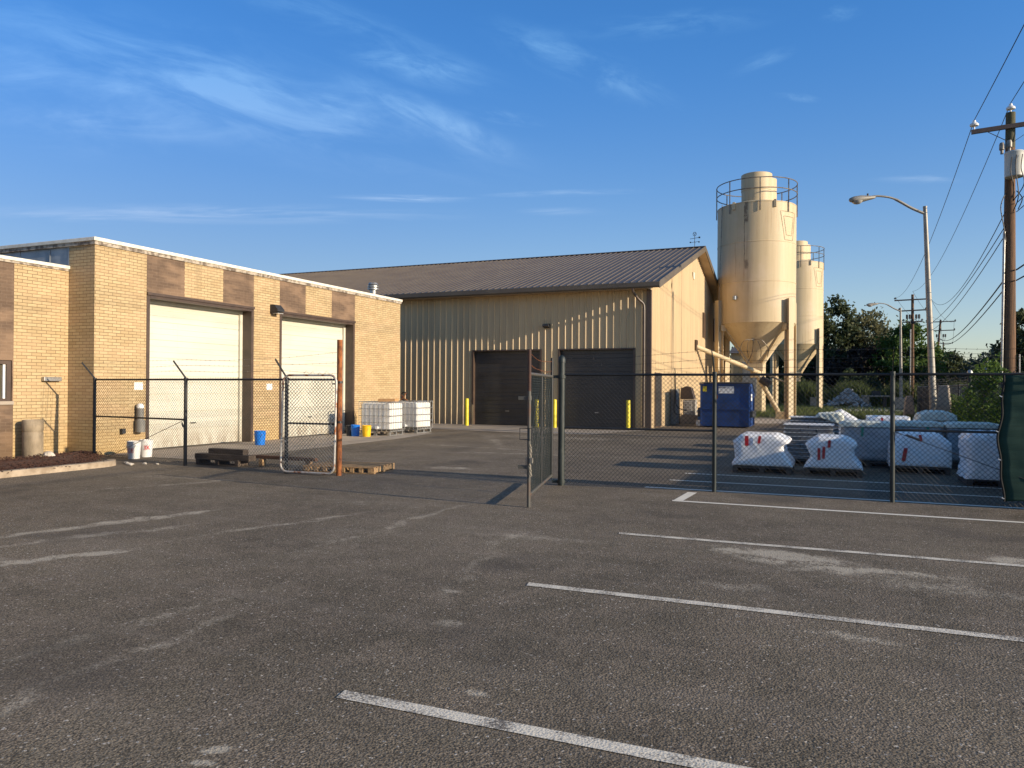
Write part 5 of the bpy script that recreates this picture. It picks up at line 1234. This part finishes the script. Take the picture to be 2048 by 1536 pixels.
MB().tube((4.68, 25.7, .5), (4.68, 25.7, 2.7), .02, 8).build('ground_rod_guard', M['galv'], up1)
def far_pole(x, y, h, label, lean=0, arms=((-.15, 2.2),), det=True):
    t = thing('utility_pole', label, 'utility pole', (x, y, 0), UG)
    MB().path([(x-lean, y, 0), (x, y, h)], [.18, .12], 12).build('shaft', M['pole_wood'], t, smooth=True)
    b = MB()
    for dz, w in arms: b.beam((x-w/2, y-.15, h+dz), (x+w/2, y-.15, h+dz+.06), .1, .12)
    b.build('crossarm', M['brown_trim'], t)
    b = MB(); 
    for dz, w in arms:
        for s in (-.48, 0.0, .48): insulator(b, x+w*s, y-.15, h+dz+.05)
    b.build('insulator', M['dark_grey'], t)
    if det:
        b = MB()
        for s in (-.5, -.25, .3, .55): b.lathe((x+s, y-.3, h-2.4), [(0, 0), (.1, .02), (.1, .4), (0, .45)], 8, False); b.path(bez([(x+s, y-.3, h-2.4), (x+s*.7, y-.3, h-2.9), (x, y-.2, h-2.6)], 4), .025, 5)
        b.build('switchgear', M['dark_grey'], t)
    return t
far_pole(6.48, 84.2, 11.0, 'second wooden utility pole, with three crossarms, right of the green tree', 0, ((-.55, 3.2), (-1.6, 2.4), (-2.7, 1.7)))
MB().path([(6.3, 83.9, .5), (6.3, 83.9, 7)], .05, 8)
cd = MB().tube((6.28, 84.0, .4), (6.3, 84.0, 7.6), .06, 8).build('pole_conduit', M['galv']); tag(cd, 'thin silver conduit running up the second utility pole', 'conduit')
far_pole(12.6, 119.4, 11.3, 'third utility pole leaning right with a cluster of gear, behind the tall lamp post', .9, ((-.3, 3.6), (-1.5, 3.4)))
far_pole(18.5, 170.9, 11.1, 'fourth utility pole down the street, small against the sky', 0, ((-.3, 3.2),), False)
far_pole(25.4, 228.2, 11.4, 'fifth utility pole down the street', 0, ((-.3, 3.2),), False)
far_pole(34.0, 297, 12.0, 'sixth utility pole down the street', 0, ((-.3, 3.2),), False)
far_pole(44.4, 377, 13.0, 'seventh and farthest utility pole down the street', 0, ((-.3, 3.4),), False)
P0 = Vector((4.6, -18, 0))
def wire(p0, p1, sg, label, r=.011, n=22):
    o = MB().path(sag(p0, p1, sg, n), r, 5, cap=False).build('power_line', M['wire']); return tag(o, label, 'power line', 'overhead power lines')
i1z = i1.z+.27
wire((i1.x-.2, -18, 9.9), (i1.x, i1.y, i1z), .45, 'power line rising from the left insulator of the near pole out of the top right')
wire((4.3, -18, 10.4), (4.47, 25.8, 9.9), .4, 'power line rising from the top insulator of the near pole')
wire((i1.x, i1.y, i1z), (5.0, 84.05, 10.75), 1.3, 'power line from the left insulator of the near pole to the second pole')
wire((4.47, 25.8, 9.9), (6.48, 84.05, 11.3), 1.3, 'power line from the top of the near pole to the second pole')
wire((4.32, 25.7, 6.75), (8.0, 84.05, 10.6), 1.5, 'uppermost of the three lines leaving the near pole below its transformer', .013)
wire((4.32, 25.7, 6.35), (6.5, 84.05, 8.3), 1.3, 'middle of the three lines leaving the near pole below its transformer', .013)
wire((4.32, 25.7, 6.1), (6.6, 84.05, 7.4), 1.2, 'lowest of the three lines leaving the near pole below its transformer', .013)
wire((4.32, 25.7, 4.85), (12.2, 119.4, 9.2), 1.2, 'upper of two thick lines crossing low to the third pole', .022)
wire((4.32, 25.7, 4.58), (12.2, 119.4, 8.8), 1.2, 'lower of two thick lines crossing low to the third pole', .018)
wire((4.6, 25.7, 7.0), (4.9, -18, 7.6), .4, 'upper line leaving the near pole to the right', .012)
wire((4.6, 25.7, 6.75), (4.95, -18, 7.2), .4, 'second line leaving the near pole to the right', .012)
wire((4.6, 25.7, 5.1), (5.2, -18, 6.6), .3, 'low thick line leaving the near pole to the right', .022)
wire((4.6, 25.7, 4.8), (5.3, -18, 5.7), .3, 'lowest thick line leaving the near pole to the right', .02)
for k, (a, b_, lb) in enumerate([(10.75, 11.0, 'left'), (11.3, 11.4, 'middle'), (10.6, 11.0, 'right')]):
    x = (5.0, 6.48, 8.0)[k]; wire((x, 84.05, a), (12.6+(k-1)*1.6, 119.3, b_), .8, lb+' line between the second and third utility poles', .014)
    wire((12.6+(k-1)*1.6, 119.3, b_), (18.5+(k-1)*1.5, 170.8, 10.9), 1.2, lb+' line between the third and fourth utility poles', .018)
wire((12.6, 119, 6.6), (34, 70, 6.6), .6, 'upper thin line crossing the street to the right edge', .022)
wire((12.6, 119, 5.6), (34, 72, 4.8), .6, 'lower thin line crossing the street to the right edge', .025)
